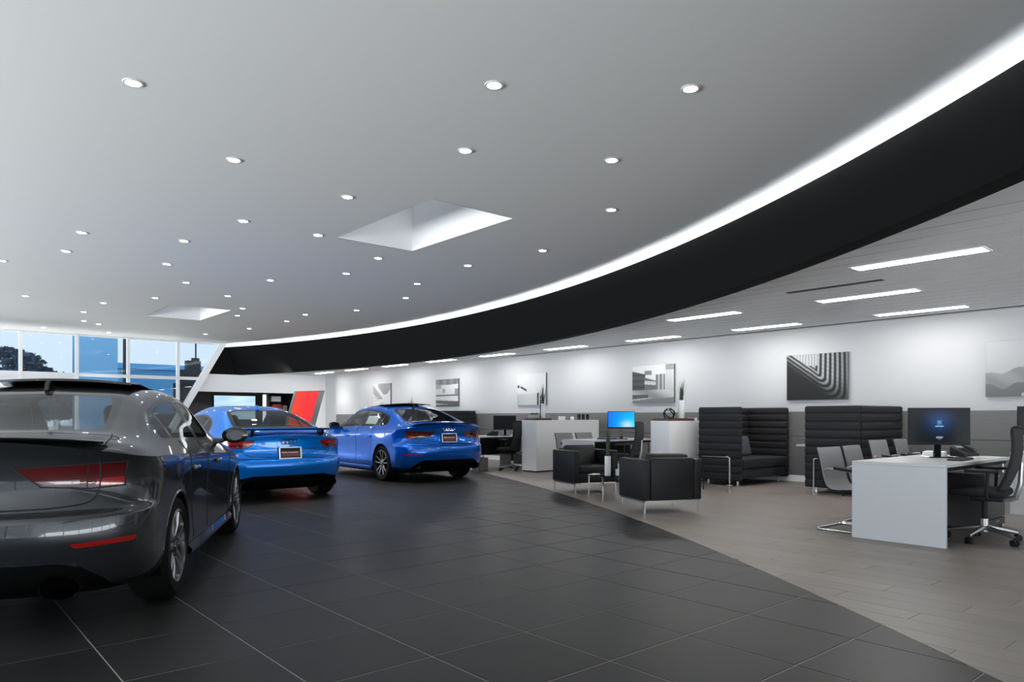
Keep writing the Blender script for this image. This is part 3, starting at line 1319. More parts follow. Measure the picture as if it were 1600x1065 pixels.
SEDAN = dict(
    L=4.48, n=2.75, dr=.56, df=.75, WB=2.631, AX=.98, RW=.325, half=.90,
    zy=[.5, 1.0, 1.8, 2.6, 3.4, 3.8],
    rows=[
        dict(zc=.20, zs=[.22, .19, .17, .17, .18, .20], zf=.18, yr=.24, yf=.30, W=.78),
        dict(zc=.28, zs=[.29, .25, .23, .23, .24, .26], zf=.24, yr=.10, yf=.12, W=.860),
        dict(zc=.40, zs=[.40, .37, .35, .34, .35, .36], zf=.36, yr=.035, yf=.03, W=.885, fl=.4),
        dict(zc=.53, zs=[.53, .51, .48, .47, .47, .47], zf=.48, yr=.0, yf=.0, W=.882, fl=1.0),
        dict(zc=.635, zs=[.64, .63, .60, .58, .57, .56], zf=.58, yr=.012, yf=.01, W=.884, fl=1.0),
        dict(zc=.675, zs=[.69, .69, .67, .645, .62, .60], zf=.63, yr=.075, yf=.03, W=.887, fl=.9),
        dict(zc=.83, zs=[.79, .79, .765, .735, .70, .665], zf=.68, yr=.115, yf=.07, W=.893, fl=.7),
        dict(zc=.945, zs=[.875, .87, .84, .81, .765, .715], zf=.71, yr=.100, yf=.11, W=.897, fl=.5),
        dict(zc=1.042, zs=[.938, .925, .89, .853, .805, .75], zf=.74, yr=.045, yf=.16, W=.890, fl=.3),
    ],
    flare=rows_flare(.016, (.98, 3.61), .36),
    blr=.42,
    ty=[.05, .30, .55, .80, 1.05, 1.30, 1.60, 2.00, 2.30, 2.55, 2.80, 3.05, 3.35, 3.60, 4.00, 4.45],
    b5=[1.042, 1.050, 1.075, 1.150, 1.245, 1.330, 1.383, 1.402, 1.395, 1.365, 1.275, 1.165, 1.020, .975, .900, .760],
    b4=[(.42, 1.038), (.46, 1.045), (.45, 1.068), (.44, 1.140), (.43, 1.232), (.42, 1.315), (.42, 1.365), (.42, 1.383), (.42, 1.376), (.42, 1.346), (.44, 1.258), (.47, 1.148), (.50, 1.005), (.48, .962), (.45, .888), (.42, .752)],
    b3=[(.60, 1.028), (.645, 1.034), (.645, 1.055), (.630, 1.122), (.612, 1.205), (.595, 1.275), (.582, 1.322), (.575, 1.342), (.575, 1.333), (.58, 1.300), (.61, 1.205), (.645, 1.090), (.68, .955), (.66, .925), (.62, .860), (.56, .740)],
    b2=[(.68, 1.005), (.725, 1.015), (.735, 1.030), (.735, 1.070), (.722, 1.122), (.712, 1.152), (.708, 1.166), (.705, 1.168), (.708, 1.160), (.712, 1.140), (.725, 1.075), (.735, 1.005), (.745, .925), (.725, .902), (.68, .842), (.61, .735)],
    b1=[(.74, .978), (.785, .990), (.800, 1.000), (.810, 1.006), (.815, 1.004), (.817, .998), (.819, .988), (.820, .976), (.822, .966), (.822, .956), (.820, .942), (.815, .928), (.805, .895), (.79, .880), (.745, .822), (.66, .73)],
)

COUPE = dict(
    L=4.19, n=2.7, dr=.55, df=.75, WB=2.505, AX=.80, RW=.330, half=.916,
    zy=[.5, .9, 1.6, 2.4, 3.1, 3.6],
    rows=[
        dict(zc=.17, zs=[.22, .19, .17, .17, .18, .20], zf=.18, yr=.22, yf=.30, W=.80),
        dict(zc=.27, zs=[.30, .26, .23, .23, .24, .26], zf=.24, yr=.10, yf=.12, W=.872),
        dict(zc=.38, zs=[.39, .37, .35, .34, .35, .36], zf=.36, yr=.03, yf=.03, W=.890, fl=.4),
        dict(zc=.50, zs=[.49, .48, .46, .46, .46, .46], zf=.47, yr=.0, yf=.0, W=.884, fl=1.0),
        dict(zc=.575, zs=[.57, .57, .55, .54, .54, .53], zf=.55, yr=.015, yf=.01, W=.884, fl=1.0),
        dict(zc=.61, zs=[.62, .62, .60, .59, .58, .57], zf=.60, yr=.065, yf=.03, W=.888, fl=.9),
        dict(zc=.72, zs=[.69, .69, .67, .66, .64, .62], zf=.65, yr=.085, yf=.07, W=.895, fl=.8),
        dict(zc=.83, zs=[.765, .765, .74, .725, .70, .67], zf=.69, yr=.085, yf=.11, W=.900, fl=.8),
        dict(zc=.915, zs=[.83, .825, .80, .78, .75, .71], zf=.72, yr=.075, yf=.16, W=.893, fl=.6),
    ],
    flare=rows_flare(.024, (.80, 3.305), .36),
    blr=.40,
    ty=[.05, .25, .45, .70, .95, 1.20, 1.50, 1.80, 2.05, 2.30, 2.55, 2.80, 3.05, 3.35, 3.75, 4.15],
    b5=[.915, .945, 1.000, 1.100, 1.190, 1.262, 1.318, 1.340, 1.330, 1.275, 1.180, 1.075, .970, .915, .845, .72],
    b4=[(.42, .912), (.46, .940), (.47, .992), (.46, 1.088), (.44, 1.176), (.42, 1.247), (.41, 1.302), (.40, 1.324), (.41, 1.313), (.43, 1.258), (.46, 1.162), (.49, 1.058), (.52, .955), (.50, .905), (.46, .836), (.42, .715)],
    b3=[(.60, .895), (.66, .915), (.67, .955), (.655, 1.035), (.625, 1.115), (.59, 1.185), (.565, 1.245), (.555, 1.272), (.56, 1.262), (.59, 1.205), (.63, 1.110), (.66, 1.010), (.69, .915), (.67, .880), (.63, .815), (.56, .705)],
    b2=[(.69, .880), (.745, .895), (.765, .915), (.765, .955), (.745, 1.005), (.72, 1.050), (.70, 1.090), (.695, 1.108), (.70, 1.100), (.715, 1.065), (.735, 1.005), (.755, .940), (.765, .880), (.745, .855), (.69, .795), (.61, .70)],
    b1=[(.76, .865), (.815, .872), (.838, .882), (.842, .890), (.838, .898), (.83, .902), (.825, .904), (.825, .902), (.826, .898), (.826, .892), (.825, .882), (.822, .868), (.815, .845), (.80, .825), (.755, .772), (.67, .69)],
)


def side_poly(pts, n=6):
    return [(p.x, p.y) for p in bez([(a, b, 0) for a, b in pts + [pts[0]]], n)[:-1]]


def round_poly(pts, r=.03, n=3):
    P = [Vector((a, b, 0)) for a, b in pts]
    out = []
    k = len(P)
    for i in range(k):
        a, b, c = P[i - 1], P[i], P[(i + 1) % k]
        d1, d2 = a - b, c - b
        rr = min(r, d1.length * .45, d2.length * .45)
        s, e = b + d1.normalized() * rr, b + d2.normalized() * rr
        for q in range(n + 1):
            t = q / n
            v = (1 - t) ** 2 * s + 2 * t * (1 - t) * b + t * t * e
            out.append((v.x, v.y))
    return out


X_, Y_, Z_ = (1, 0, 0), (0, 1, 0), (0, 0, 1)


def build_car(spec, name, label, body_m, kind, wheel_m):
    t = thing(name, label, 'car')
    A, B, jc = car_half(spec)
    bm = skin_bm(A, B)
    # face normals outward
    bm.normal_update()
    for f in bm.faces:
        c = f.calc_center_median()
        if f.normal.dot(Vector((c.x, (c.y - spec['L'] / 2) * .35, c.z - .55))) < 0:
            f.normal_flip()
    bm.normal_update()
    bvh = BVHTree.FromBMesh(bm)
    AX, WB, RW, L = spec['AX'], spec['WB'], spec['RW'], spec['L']
    side = lambda c, nrm: c.x > .45
    # wheel openings
    for ay in (AX, AX + WB):
        cut_out(bm, circle_poly(ay, RW + .005, RW + .028, 44), Y_, Z_, side)
    P45 = (1, 1, 0)

    def a45(x, y):
        return (x + y) / math.sqrt(2)
    rear = lambda c, nrm: c.y < .75
    pieces = []
    if kind == 'sedan':
        # tail lamps: outer block wraps round the corner, inner wedge on the lid
        lamp = round_poly([(a45(.31, .09), .897), (a45(.66, .145), .914), (a45(.835, .225), .922), (a45(.83, .222), .79), (a45(.66, .145), .782), (a45(.44, .105), .797)], .008)
        lp = cut_out(bm, lamp, P45, Z_, rear)
        seg = [(a45(.64, .13), .93), (a45(.675, .15), .93), (a45(.675, .15), .7), (a45(.64, .13), .7)]
        gap = cut_out(lp, [(a45(.655, .14), .95), (a45(.662, .14), .95), (a45(.662, .14), .7), (a45(.655, .14), .7)], P45, Z_, rear)
        clear = cut_out(lp, round_poly([(a45(.40, .10), .828), (a45(.62, .135), .830), (a45(.62, .135), .806), (a45(.46, .11), .806)], .004), P45, Z_, rear)
        low = cut_out(lp, round_poly([(a45(.70, .16), .832), (a45(.828, .222), .84), (a45(.828, .222), .797), (a45(.70, .16), .792)], .006), P45, Z_, rear)
        for mr in (0, -1):
            lo_ = bm_obj(lp, 'tail_light', M_tail2, t, mr)
            bm_obj(gap, 'lamp_divider', M_plastic, lo_, mr)
            bm_obj(clear, 'reversing_lens', M_clear, lo_, mr)
            bm_obj(low, 'brake_lens', M_tail, lo_, mr)
        # lower rear: black diffuser and red reflector
        refl = cut_out(bm, round_poly([(.56, .505), (.83, .520), (.82, .492), (.58, .482)], .008), X_, Z_, lambda c, n_: c.y < .45)
        for mr in (0, -1):
            bm_obj(refl, 'reflector', M_tail, t, mr, off=.001)
        dif = cut_out(bm, [(-.02, .405), (.50, .405), (.60, .375), (.68, .30), (.72, .15), (-.02, .15)], X_, Z_, lambda c, n_: c.y < .5)
        bm_obj(dif, 'diffuser', M_under, t, 1)
        dlo = [(.945, 1.014), (.95, 1.075), (.995, 1.140), (1.10, 1.192), (1.30, 1.238), (1.5, 1.272), (1.75, 1.298), (2.05, 1.305), (2.3, 1.295), (2.52, 1.262), (2.75, 1.165), (2.98, 1.055), (3.14, .972), (3.0, .966), (2.5, .975), (2.0, .987), (1.5, 1.002)]
        panes = [[(.975, 1.028), (.98, 1.07), (1.02, 1.118), (1.12, 1.166), (1.20, 1.19), (1.20, 1.022)],
                 [(1.25, 1.020), (1.25, 1.203), (1.5, 1.252), (1.75, 1.277), (1.97, 1.284), (1.98, 1.005)],
                 [(2.10, 1.002), (2.10, 1.281), (2.3, 1.273), (2.50, 1.243), (2.72, 1.150), (2.86, 1.085), (2.86, .990)],
                 [(2.90, .990), (2.90, 1.065), (3.05, .990)]]
        gl = lambda c, nrm: c.x > .5 and c.z > .93
        rear_glass = [(-.02, .565), (.30, .575), (.52, .60), (.585, .63), (.575, .72), (.53, 1.05), (.495, 1.235), (.47, 1.285), (.30, 1.30), (-.02, 1.305)]
        wind = [(-.02, 2.60), (.35, 2.605), (.52, 2.63), (.545, 2.68), (.63, 3.12), (.645, 3.24), (.60, 3.28), (.35, 3.35), (-.02, 3.37)]
        roofg = None
    else:
        lamp = round_poly([(a45(.50, .10), .845), (a45(.86, .28), .850), (a45(.88, .36), .83), (a45(.875, .34), .765), (a45(.82, .24), .745), (a45(.58, .115), .745), (a45(.50, .10), .80)], .014)
        lp = cut_out(bm, lamp, P45, Z_, rear)
        low = cut_out(lp, round_poly([(a45(.60, .12), .79), (a45(.84, .26), .79), (a45(.83, .255), .765), (a45(.60, .12), .765)], .006), P45, Z_, rear)
        for mr in (0, -1):
            lo_ = bm_obj(lp, 'tail_light', M_tail, t, mr)
            bm_obj(low, 'brake_lens', M_tail2, lo_, mr)
        dif = cut_out(bm, [(-.02, .37), (.50, .37), (.60, .345), (.73, .32), (.80, .33), (.80, .10), (-.02, .10)], X_, Z_, lambda c, n_: c.y < .42)
        bm_obj(dif, 'diffuser', M_under, t, 1)
        dlo = [(.98, .925), (1.0, .99), (1.12, 1.075), (1.30, 1.14), (1.55, 1.188), (1.80, 1.205), (2.05, 1.195), (2.25, 1.155), (2.50, 1.065), (2.72, .97), (2.84, .905), (2.7, .900), (2.2, .912), (1.6, .92)]
        panes = [[(1.02, .938), (1.04, .985), (1.14, 1.055), (1.30, 1.118), (1.36, 1.13), (1.36, .936)],
                 [(1.42, .936), (1.42, 1.145), (1.58, 1.17), (1.80, 1.185), (2.04, 1.175), (2.23, 1.138), (2.47, 1.048), (2.60, .99), (2.60, .922)]]
        gl = lambda c, nrm: c.x > .5 and c.z > .88
        rear_glass = [(-.02, .43), (.35, .44), (.56, .475), (.595, .52), (.57, .75), (.525, 1.0), (.49, 1.17), (.45, 1.215), (.3, 1.235), (-.02, 1.24)]
        wind = [(-.02, 2.10), (.33, 2.11), (.50, 2.14), (.53, 2.20), (.62, 2.68), (.64, 2.78), (.60, 2.83), (.35, 2.90), (-.02, 2.92)]
    trim = cut_out(bm, dlo, Y_, Z_, gl)
    for pn in panes:
        g = cut_out(trim, pn, Y_, Z_, lambda c, n_: True)
        for mr in (0, -1):
            bm_obj(g, 'side_window', M_cglass, t, mr)
    for mr in (0, -1):
        bm_obj(trim, 'window_surround', M_gloss, t, mr, thick=.004)
    topf = lambda c, nrm: c.z > .92 and nrm.z > .2
    g = cut_out(bm, rear_glass, X_, Y_, topf)
    k_ = .05
    inner = [(x - (k_ if x > .2 else 0) * (1 if x > .4 else .0), y + (.045 if y < (.8 if kind == 'sedan' else .7) else (-.045 if y > 1.1 else 0))) for (x, y) in rear_glass]
    pane = cut_out(g, inner, X_, Y_, lambda c, n_: True)
    rw = bm_obj(pane, 'rear_window', M_cglass, t, 1)
    bm_obj(g, 'glass_border', M_gloss, rw, 1, thick=.003)
    g = cut_out(bm, wind, X_, Y_, topf)
    bm_obj(g, 'windscreen', M_cglass, t, 1)
    # doors (separate panels of the side skin)
    belt = .93 if kind == 'sedan' else .86
    bm_obj(bm, 'body', body_m, t, 1, split=28)
    # dark bezel round each tail lamp
    k45 = 1 / math.sqrt(2)
    LP_ = [Vector((a * k45, a * k45, z)) for (a, z) in lamp] 
    seam(bvh, LP_ + LP_[:2], (-1, 1, 0), 'lamp_bezel', t, M_seam, r=.0045, n=3, back=1.5)
    # shut lines
    sd = (-1, 0, 0)
    if kind == 'sedan':
        lines = [[(1.2, 1.36, 1.00), (1.2, 1.35, .88), (1.2, 1.38, .70), (1.2, 1.42, .58), (1.2, 1.47, .44), (1.2, 1.52, .30)],
                 [(1.2, 2.04, .98), (1.2, 2.04, .80), (1.2, 2.05, .50), (1.2, 2.06, .29)],
                 [(1.2, 3.10, .94), (1.2, 3.13, .75), (1.2, 3.13, .5), (1.2, 3.10, .29)],
                 [(1.2, 1.52, .295), (1.2, 2.2, .285), (1.2, 3.10, .285)]]
    else:
        lines = [[(1.2, 1.38, .91), (1.2, 1.36, .78), (1.2, 1.40, .55), (1.2, 1.46, .30)],
                 [(1.2, 2.80, .90), (1.2, 2.84, .70), (1.2, 2.82, .30)],
                 [(1.2, 1.46, .295), (1.2, 2.2, .285), (1.2, 2.82, .29)]]
    for ln in lines:
        seam(bvh, ln, sd, 'door_gap', t, M_seam)
    if kind == 'sedan':
        seam(bvh, [(.665, -.3, .945), (.666, -.3, .90), (.66, -.3, .80), (.645, -.3, .74), (.60, -.3, .705), (.45, -.3, .688), (.2, -.3, .683), (0, -.3, .682)], (0, 1, 0), 'boot_gap', t, M_seam, r=.004)
        seam(bvh, [(.675, .25, 1.6), (.665, .34, 1.6), (.645, .46, 1.6), (.62, .565, 1.6)], (0, 0, -1), 'boot_gap', t, M_seam, r=.004)
        seam(bvh, [(.0, -.3, .660), (.3, -.3, .661), (.55, -.3, .665), (.74, -.3, .67)], (0, 1, 0), 'bumper_gap', t, M_seam, r=.003)
    else:
        seam(bvh, [(.70, -.3, .87), (.64, -.3, .74), (.58, -.3, .66), (.45, -.3, .622), (.2, -.3, .615), (0, -.3, .614)], (0, 1, 0), 'boot_gap', t, M_seam, r=.004)
        seam(bvh, [(.0, -.3, .728), (.3, -.3, .728), (.52, -.3, .735)], (0, 1, 0), 'lid_crease', t, M_seam, r=.004)
    # fuel flap on the right rear quarter
    fl = []
    for k in range(17):
        a = 2 * PI * k / 16
        fl.append((1.2, (.86 if kind == 'sedan' else .70) + .075 * math.cos(a) - .02, (.815 if kind == 'sedan' else .745) + .055 * math.sin(a)))
    # wheel-arch lips, liners, underbody
    for s in (1, -1):
        for ay in (AX, AX + WB):
            P = []
            for k in range(31):
                a = R(-18) + R(216) * k / 30
                y, z = ay + (RW + .030) * math.cos(a), RW + .005 + (RW + .030) * math.sin(a)
                h = bvh.ray_cast(Vector((1.4, y, z)), Vector((-1, 0, 0)), 2)
                if h[0] is not None:
                    P.append((s * (h[0].x - .003), y, z))
            b = MB()
            b.tube(P, .009, n=6)
            b.build('arch_lip', body_m, t)
            b = MB()
            b.sheet([[(s * .50, ay + (RW + .03) * math.cos(a), RW + (RW + .03) * math.sin(a)), (s * .865, ay + (RW + .03) * math.cos(a), RW + (RW + .03) * math.sin(a))] for a in [R(-20) + R(220) * k / 24 for k in range(25)]])
            b.sheet([[(s * .50, ay + q * (RW + .03) * math.cos(a), RW + q * (RW + .03) * math.sin(a)) for q in (0.02, 1)] for a in [R(-20) + R(220) * k / 24 for k in range(25)]])
            b.build('wheel_well', M_under, t)
            wheel_parts(t, .893, ay, RW, s, wheel_m, M_rimdark)
    b = MB()
    b.bx(-.60, .60, .40, AX - RW - .06, .19, .28).bx(-.52, .52, AX - RW - .06, AX + RW + .06, .15, .30)
    b.bx(-.78, .78, AX + RW + .06, AX + WB - RW - .06, .15, .22).bx(-.52, .52, AX + WB - RW - .06, AX + WB + RW + .06, .15, .30)
    b.bx(-.70, .70, AX + WB + RW + .06, L - .35, .16, .26)
    b.build('underbody', M_under, t, smooth=False)
    # cabin
    zf = .42 if kind == 'sedan' else .36
    c = MB()
    y0c, y1c = (.75, 3.1) if kind == 'sedan' else (.55, 2.65)
    zb = .90 if kind == 'sedan' else .83
    c.bx(-.78, .78, 1.3, y1c, zf - .12, zf - .06)
    c.bx(-.80, -.76, 1.1, y1c, zf - .1, zb).bx(.76, .80, 1.1, y1c, zf - .1, zb)
    c.bx(-.66, .66, y0c - .2, 1.25, zb - .04, zb + .02, .02, 2)
    c.bx(-.74, .74, y1c - .45, y1c, zf, zb - .02, .05, 3)
    c.bx(-.72, .72, .45, 1.0, .55, .60)
    c.build('cabin_lining', M_plastic, t)
    ys = 2.15 if kind == 'sedan' else 1.85
    for s in (-1, 1):
        seat(t, s * .37, ys, zf + .02)
    if kind == 'sedan':
        b = MB()
        b.box((0, 1.35, .42), (1.25, .5, .16), None, .06, 3)
        b.box((0, 1.08, .70), (1.25, .14, .55), Matrix.Rotation(R(20), 4, 'X'), .06, 3)
        rs = b.build('rear_bench', M_plastic, t)
        for x in (-.38, .38):
            h = MB()
            h.box((x, .97, 1.0), (.26, .10, .13), Matrix.Rotation(R(12), 4, 'X'), .045, 3)
            h.build('headrest', M_plastic, rs)
    b = MB()
    yw = y1c - .62
    P = [(-.37 + .185 * math.cos(a), yw + .07 * math.sin(a), zb - .06 + .17 * math.sin(a)) for a in [2 * PI * k / 28 for k in range(28)]]
    b.tube(P, .016, n=8, closed=True)
    b.cyl((-.37, yw, zb - .06), (-.37, yw + .25, zb - .16), .03)
    b.build('steering_wheel', M_plastic, t)
    # mirrors
    ym, zm = (2.84, 1.0) if kind == 'sedan' else (2.52, .945)
    for s in (1, -1):
        b = MB()
        bmesh.ops.create_uvsphere(b.bm, u_segments=20, v_segments=12, radius=1.0, matrix=Matrix.Translation((s * .985, ym, zm)) @ Matrix.Diagonal((.115, .075, .072, 1)))
        for v in b.bm.verts:
            if v.co.y < ym - .02:
                v.co.y = ym - .02 + (v.co.y - ym + .02) * .15
        mr = b.build('door_mirror', M_gloss if kind == 'sedan' else M_gloss, t)
        b = MB()
        b.tube([(s * .80, ym + .03, zm - .055), (s * .86, ym + .02, zm - .05), (s * .92, ym + .01, zm - .03)], [.03, .022, .018], n=8)
        b.build('mirror_stalk', M_gloss, mr)
        b = MB()
        b.lathe([(.0001, 0), (.068, 0), (.068, .002), (.0001, .002)], n=24, axis='Y')
        g_ = b.build('mirror_glass', M_mirror, mr)
        g_.location = (s * .985, ym - .0335, zm)
        g_.scale = (1.05, 1, .68)
    # handles
    hs = [1.50, 2.45] if kind == 'sedan' else [1.62]
    for s in (1, -1):
        for y in hs:
            z = .80 if kind == 'sedan' else .745
            h = bvh.ray_cast(Vector((1.4, y, z)), Vector((-1, 0, 0)), 2)
            x = h[0].x if h[0] is not None else .88
            b = MB()
            b.box((s * (x + .014), y, z), (.024, .20, .030), None, .010, 2)
            b.build('door_handle', body_m, t)
    # sills
    for s in (1, -1):
        b = MB()
        y0, y1 = AX + RW + .06, AX + WB - RW - .06
        b.sheet([[(s * .80, y, .185), (s * .895, y, .20), (s * .905, y, .235), (s * .875, y, .265)] for y in [y0 + (y1 - y0) * k / 8 for k in range(9)]])
        b.build('side_sill', body_m, t)
    # exhausts
    for s in (1, -1):
        xe, ze = (.52, .285) if kind == 'sedan' else (.58, .245)
        b = MB()
        n_ = 28
        prof = [(1.0, -.02), (1.06, -.03), (1.06, .16), (.94, .16), (.94, .0)]
        rings = []
        for (k, yy) in prof:
            rings.append([(s * xe + .092 * k * math.cos(a), .07 + yy, ze + .058 * k * math.sin(a)) for a in [2 * PI * i / n_ for i in range(n_ + 1)]])
        b.sheet(rings)
        b.build('exhaust_tip', M_gloss if kind == 'sedan' else M_rimdark, t)
    # shark-fin antenna
    ya = 1.42 if kind == 'sedan' else 1.32
    zt = cubic(spec['ty'], np.array(spec['b5']), [ya])[0]
    b = MB()
    b.prism([(ya - .09, zt - .015), (ya - .075, zt + .035), (ya - .05, zt + .055), (ya + .03, zt + .022), (ya + .10, zt)], 'X', -.014, .014)
    bmesh.ops.bevel(b.bm, geom=b.bm.edges[:], offset=.005, segments=2, affect='EDGES')
    b.build('antenna_fin', M_gloss if kind == 'sedan' else body_m, t)
    # spoiler
    if kind == 'sedan':
        b = MB()
        rows = []
        for k in range(41):
            x = -.69 + 1.38 * k / 40
            u = abs(x) / .69
            y = .075 + .10 * u ** 3
            z = 1.050 - .022 * u ** 2.5
            h = 1 - .7 * u ** 6
            rows.append([(x, y + .10, z - .002), (x, y + .04, z + .006 * h), (x, y - .026 * h, z + .012 * h), (x, y - .024 * h, z + .004 * h), (x, y + .005, z - .008)])
        b.sheet(rows)
        b.build('boot_spoiler', M_gloss, t)
        # raised glass sunroof
        b = MB()
        rows = []
        for k in range(21):
            x = -.47 + .94 * k / 20
            c_ = .026 * (1 - (x / .47) ** 2)
            rows.append([(x, 1.52, 1.395 + c_ - .004), (x, 1.52, 1.395 + c_ + .012), (x, 1.75, 1.408 + c_), (x, 2.02, 1.385 + c_), (x, 2.30, 1.372 + c_)])
        b.sheet(rows)
        b.build('sunroof', M_gloss, t, solid=.006)
        rings_emblem(t, (0, .098, .955), R(-8), .036, M_chrome)
        plate(t, .085, .79, R(-6))
    else:
        b = MB()
        rows = []
        for k in range(41):
            x = -.80 + 1.60 * k / 40
            u = abs(x) / .80
            y = .03 + .10 * u ** 2.5
            z = .992 - .004 * u ** 2
            ch = .23 - .03 * u
            rows.append([(x, y + ch, z - .004), (x, y + ch * .6, z + .010), (x, y + .05, z + .012), (x, y, z + .020), (x, y + .003, z + .008), (x, y + .06, z - .008), (x, y + ch * .6, z - .014), (x, y + ch, z - .004)])
        b.sheet(rows)
        sp = b.build('rear_wing', body_m, t)
        for s in (-1, 1):
            b = MB()
            b.prism([(.10, .99), (.24, .99), (.28, .93), (.14, .90)], 'X', s * .50 - .022, s * .50 + .022)
            b.build('wing_support', M_gloss, sp, smooth=False)
            b = MB()
            b.prism([(.12, 1.0), (.33, .99), (.34, .93), (.20, .92), (.13, .965)], 'X', s * .79 - .007, s * .79 + .007)
            b.build('wing_endplate', body_m, sp, smooth=False)
        rings_emblem(t, (0, .066, .825), R(-4), .035, M_gloss)
        plate(t, .052, .672, R(-5))
        text_mesh('badge', 'TT RS', .05, M_gloss, t, (-.40, .072, .80), (R(84), 0, 0))
    return t


def place_car(t, phi, wheel, at):
    """put the car so that a wheel contact point (car coords) falls on a floor point"""
    f = (math.sin(phi), math.cos(phi))
    r = (math.cos(phi), -math.sin(phi))
    t.location = (at[0] - r[0] * wheel[0] - f[0] * wheel[1], at[1] - r[1] * wheel[0] - f[1] * wheel[1], 0)
    t.rotation_euler = (0, 0, -phi)


car1 = build_car(SEDAN, 'sedan_car', 'dark grey metallic sedan in the left foreground seen from behind', M_grey, 'sedan', M_rimbright)
place_car(car1, R(27.3), (.88, .98), (1.365, 4.94))
car2 = copy_tree(car1, label='bright blue sedan with raised sunroof parked nearest the desks')
for o in [c for c in car2.children] :
    for q in [o] + list(o.children):
        if q.type == 'MESH' and q.data.materials and q.data.materials[0] == M_grey:
            q.data = q.data.copy()
            q.data.materials[0] = M_blue
        if q.name.split('.')[0] == 'boot_spoiler':
            q.data = q.data.copy()
            q.data.materials[0] = M_blue
        if q.name.split('.')[0] == 'spoke':
            q.data = q.data.copy()
            q.data.materials[0] = M_rimmid
place_car(car2, R(3.2), (0, 0), (7.46, 10.30))
car3 = build_car(COUPE, 'coupe_car', 'bright blue coupe with rear wing parked between the two sedans', M_blue2, 'coupe', M_rimmid)
place_car(car3, R(0.5), (0, 0), (4.06, 9.32))

# white price sheet inside the blue sedan's rear left window
q = MB()
q.box((0, 0, 0), (.003, .44, .17))
ws = q.build('window_sheet', M_paper, car2, smooth=False)
ws.location = (-.735, 1.64, 1.105)
ws.rotation_euler = (0, R(-27), 0)
ws.rotation_euler = (0, R(27), 0)
# ================================================================== furniture
def armchair(label, loc, rz):
    t = thing('armchair', label, 'armchair', loc, rz, 'black leather cube armchairs')
    w, d = .39, .35
    for sx in (-1, 1):
        q = MB()
        q.box((sx * (w - .05), 0, .405), (.10, 2 * d, .49), None, .018, 3)
        q.build('armrest', M_leather, t)
    q = MB()
    q.box((0, -d + .06, .415), (2 * w - .20, .12, .51), None, .018, 3)
    q.build('backrest', M_leather, t)
    q = MB()
    q.box((0, .055, .235), (2 * w - .20, 2 * d - .13, .14), None, .012, 2)
    q.build('seat_base', M_leather, t)
    q = MB()
    q.box((0, .06, .36), (2 * w - .21, 2 * d - .12, .13), None, .035, 3)
    q.build('seat_cushion', M_leather, t)
    q = MB()
    q.box((0, -d + .19, .535), (2 * w - .22, .13, .37), Matrix.Rotation(R(12), 4, 'X'), .045, 3)
    q.build('back_cushion', M_leather, t)
    q = MB()
    for (a, b) in (((-w + .03, -d + .03), (w - .03, -d + .03)), ((w - .03, -d + .03), (w - .03, d - .03)), ((w - .03, d - .03), (-w + .03, d - .03)), ((-w + .03, d - .03), (-w + .03, -d + .03))):
        q.box(((a[0] + b[0]) / 2, (a[1] + b[1]) / 2, .15), (abs(a[0] - b[0]) + .022, abs(a[1] - b[1]) + .022, .022))
    q.build('base_frame', M_chrome, t, smooth=False)
    for sx in (-1, 1):
        for sy in (-1, 1):
            q = MB()
            q.box((sx * (w - .03), sy * (d - .03), .07), (.024, .024, .14), None, .003, 1)
            q.build('leg', M_chrome, t)
    return t


armchair('black leather armchair with its back to the camera, beside the glass side table', (7.20, 5.535, 0), R(-24.8))
armchair('black leather armchair with grey back cushion facing the camera, beyond the glass side table', (8.155, 7.71, 0), R(163.7))

# side table between the armchairs
t = thing('side_table', 'low chrome side table with smoked glass top between the armchairs', 'side table', (7.80, 6.83, 0), R(-33.7))
W2, D2, H = .26, .43, .345
q = MB()
q.bx(-W2, W2, -D2, D2, H - .008, H, .002, 1)
q.build('glass_top', M_tglass, t)
for sx in (-1, 1):
    for sy in (-1, 1):
        q = MB()
        q.box((sx * (W2 - .012), sy * (D2 - .012), (H - .008) / 2), (.02, .02, H - .008), None, .002, 1)
        q.build('leg', M_chrome, t)
q = MB()
for sx in (-1, 1):
    q.bx(sx * (W2 - .012) - .01, sx * (W2 - .012) + .01, -D2 + .012, D2 - .012, H - .028, H - .008)
for sy in (-1, 1):
    q.bx(-W2 + .012, W2 - .012, sy * (D2 - .012) - .01, sy * (D2 - .012) + .01, H - .028, H - .008)
q.build('top_frame', M_chrome, t, smooth=False)


def vase_plant(label, loc, h, r, blades, bh, spread, m_leaf, seed, cat='plant'):
    random.seed(seed)
    t = thing('potted_grass', label, cat, loc)
    q = MB()
    q.lathe([(.0001, 0), (r * .96, 0), (r, .006), (r, h - .004), (r * .97, h), (r * .88, h), (r * .88, h - .05), (.0001, h - .05)], n=28)
    q.build('vase', M_vase, t)
    for k in range(blades):
        a = random.random() * 2 * PI
        s = random.random() ** 1.5 * spread
        L = bh * (.55 + .45 * random.random())
        rr = r * .6 * random.random()
        b0 = Vector((rr * math.cos(a), rr * math.sin(a), h - .05))
        w = .009 + .005 * random.random()
        side = Vector((-math.sin(a), math.cos(a), 0))
        out = Vector((math.cos(a), math.sin(a), 0))
        rows = []
        for i in range(6):
            u = i / 5
            p = b0 + Vector((0, 0, 1)) * (L * u * (1 - .25 * s * u)) + out * (s * L * u ** 1.8)
            ww = w * (1 - u * .93)
            rows.append([p - side * ww, p + out * ww * .3, p + side * ww])
        q = MB()
        q.sheet(rows)
        q.build('blade', m_leaf, t)
    return t


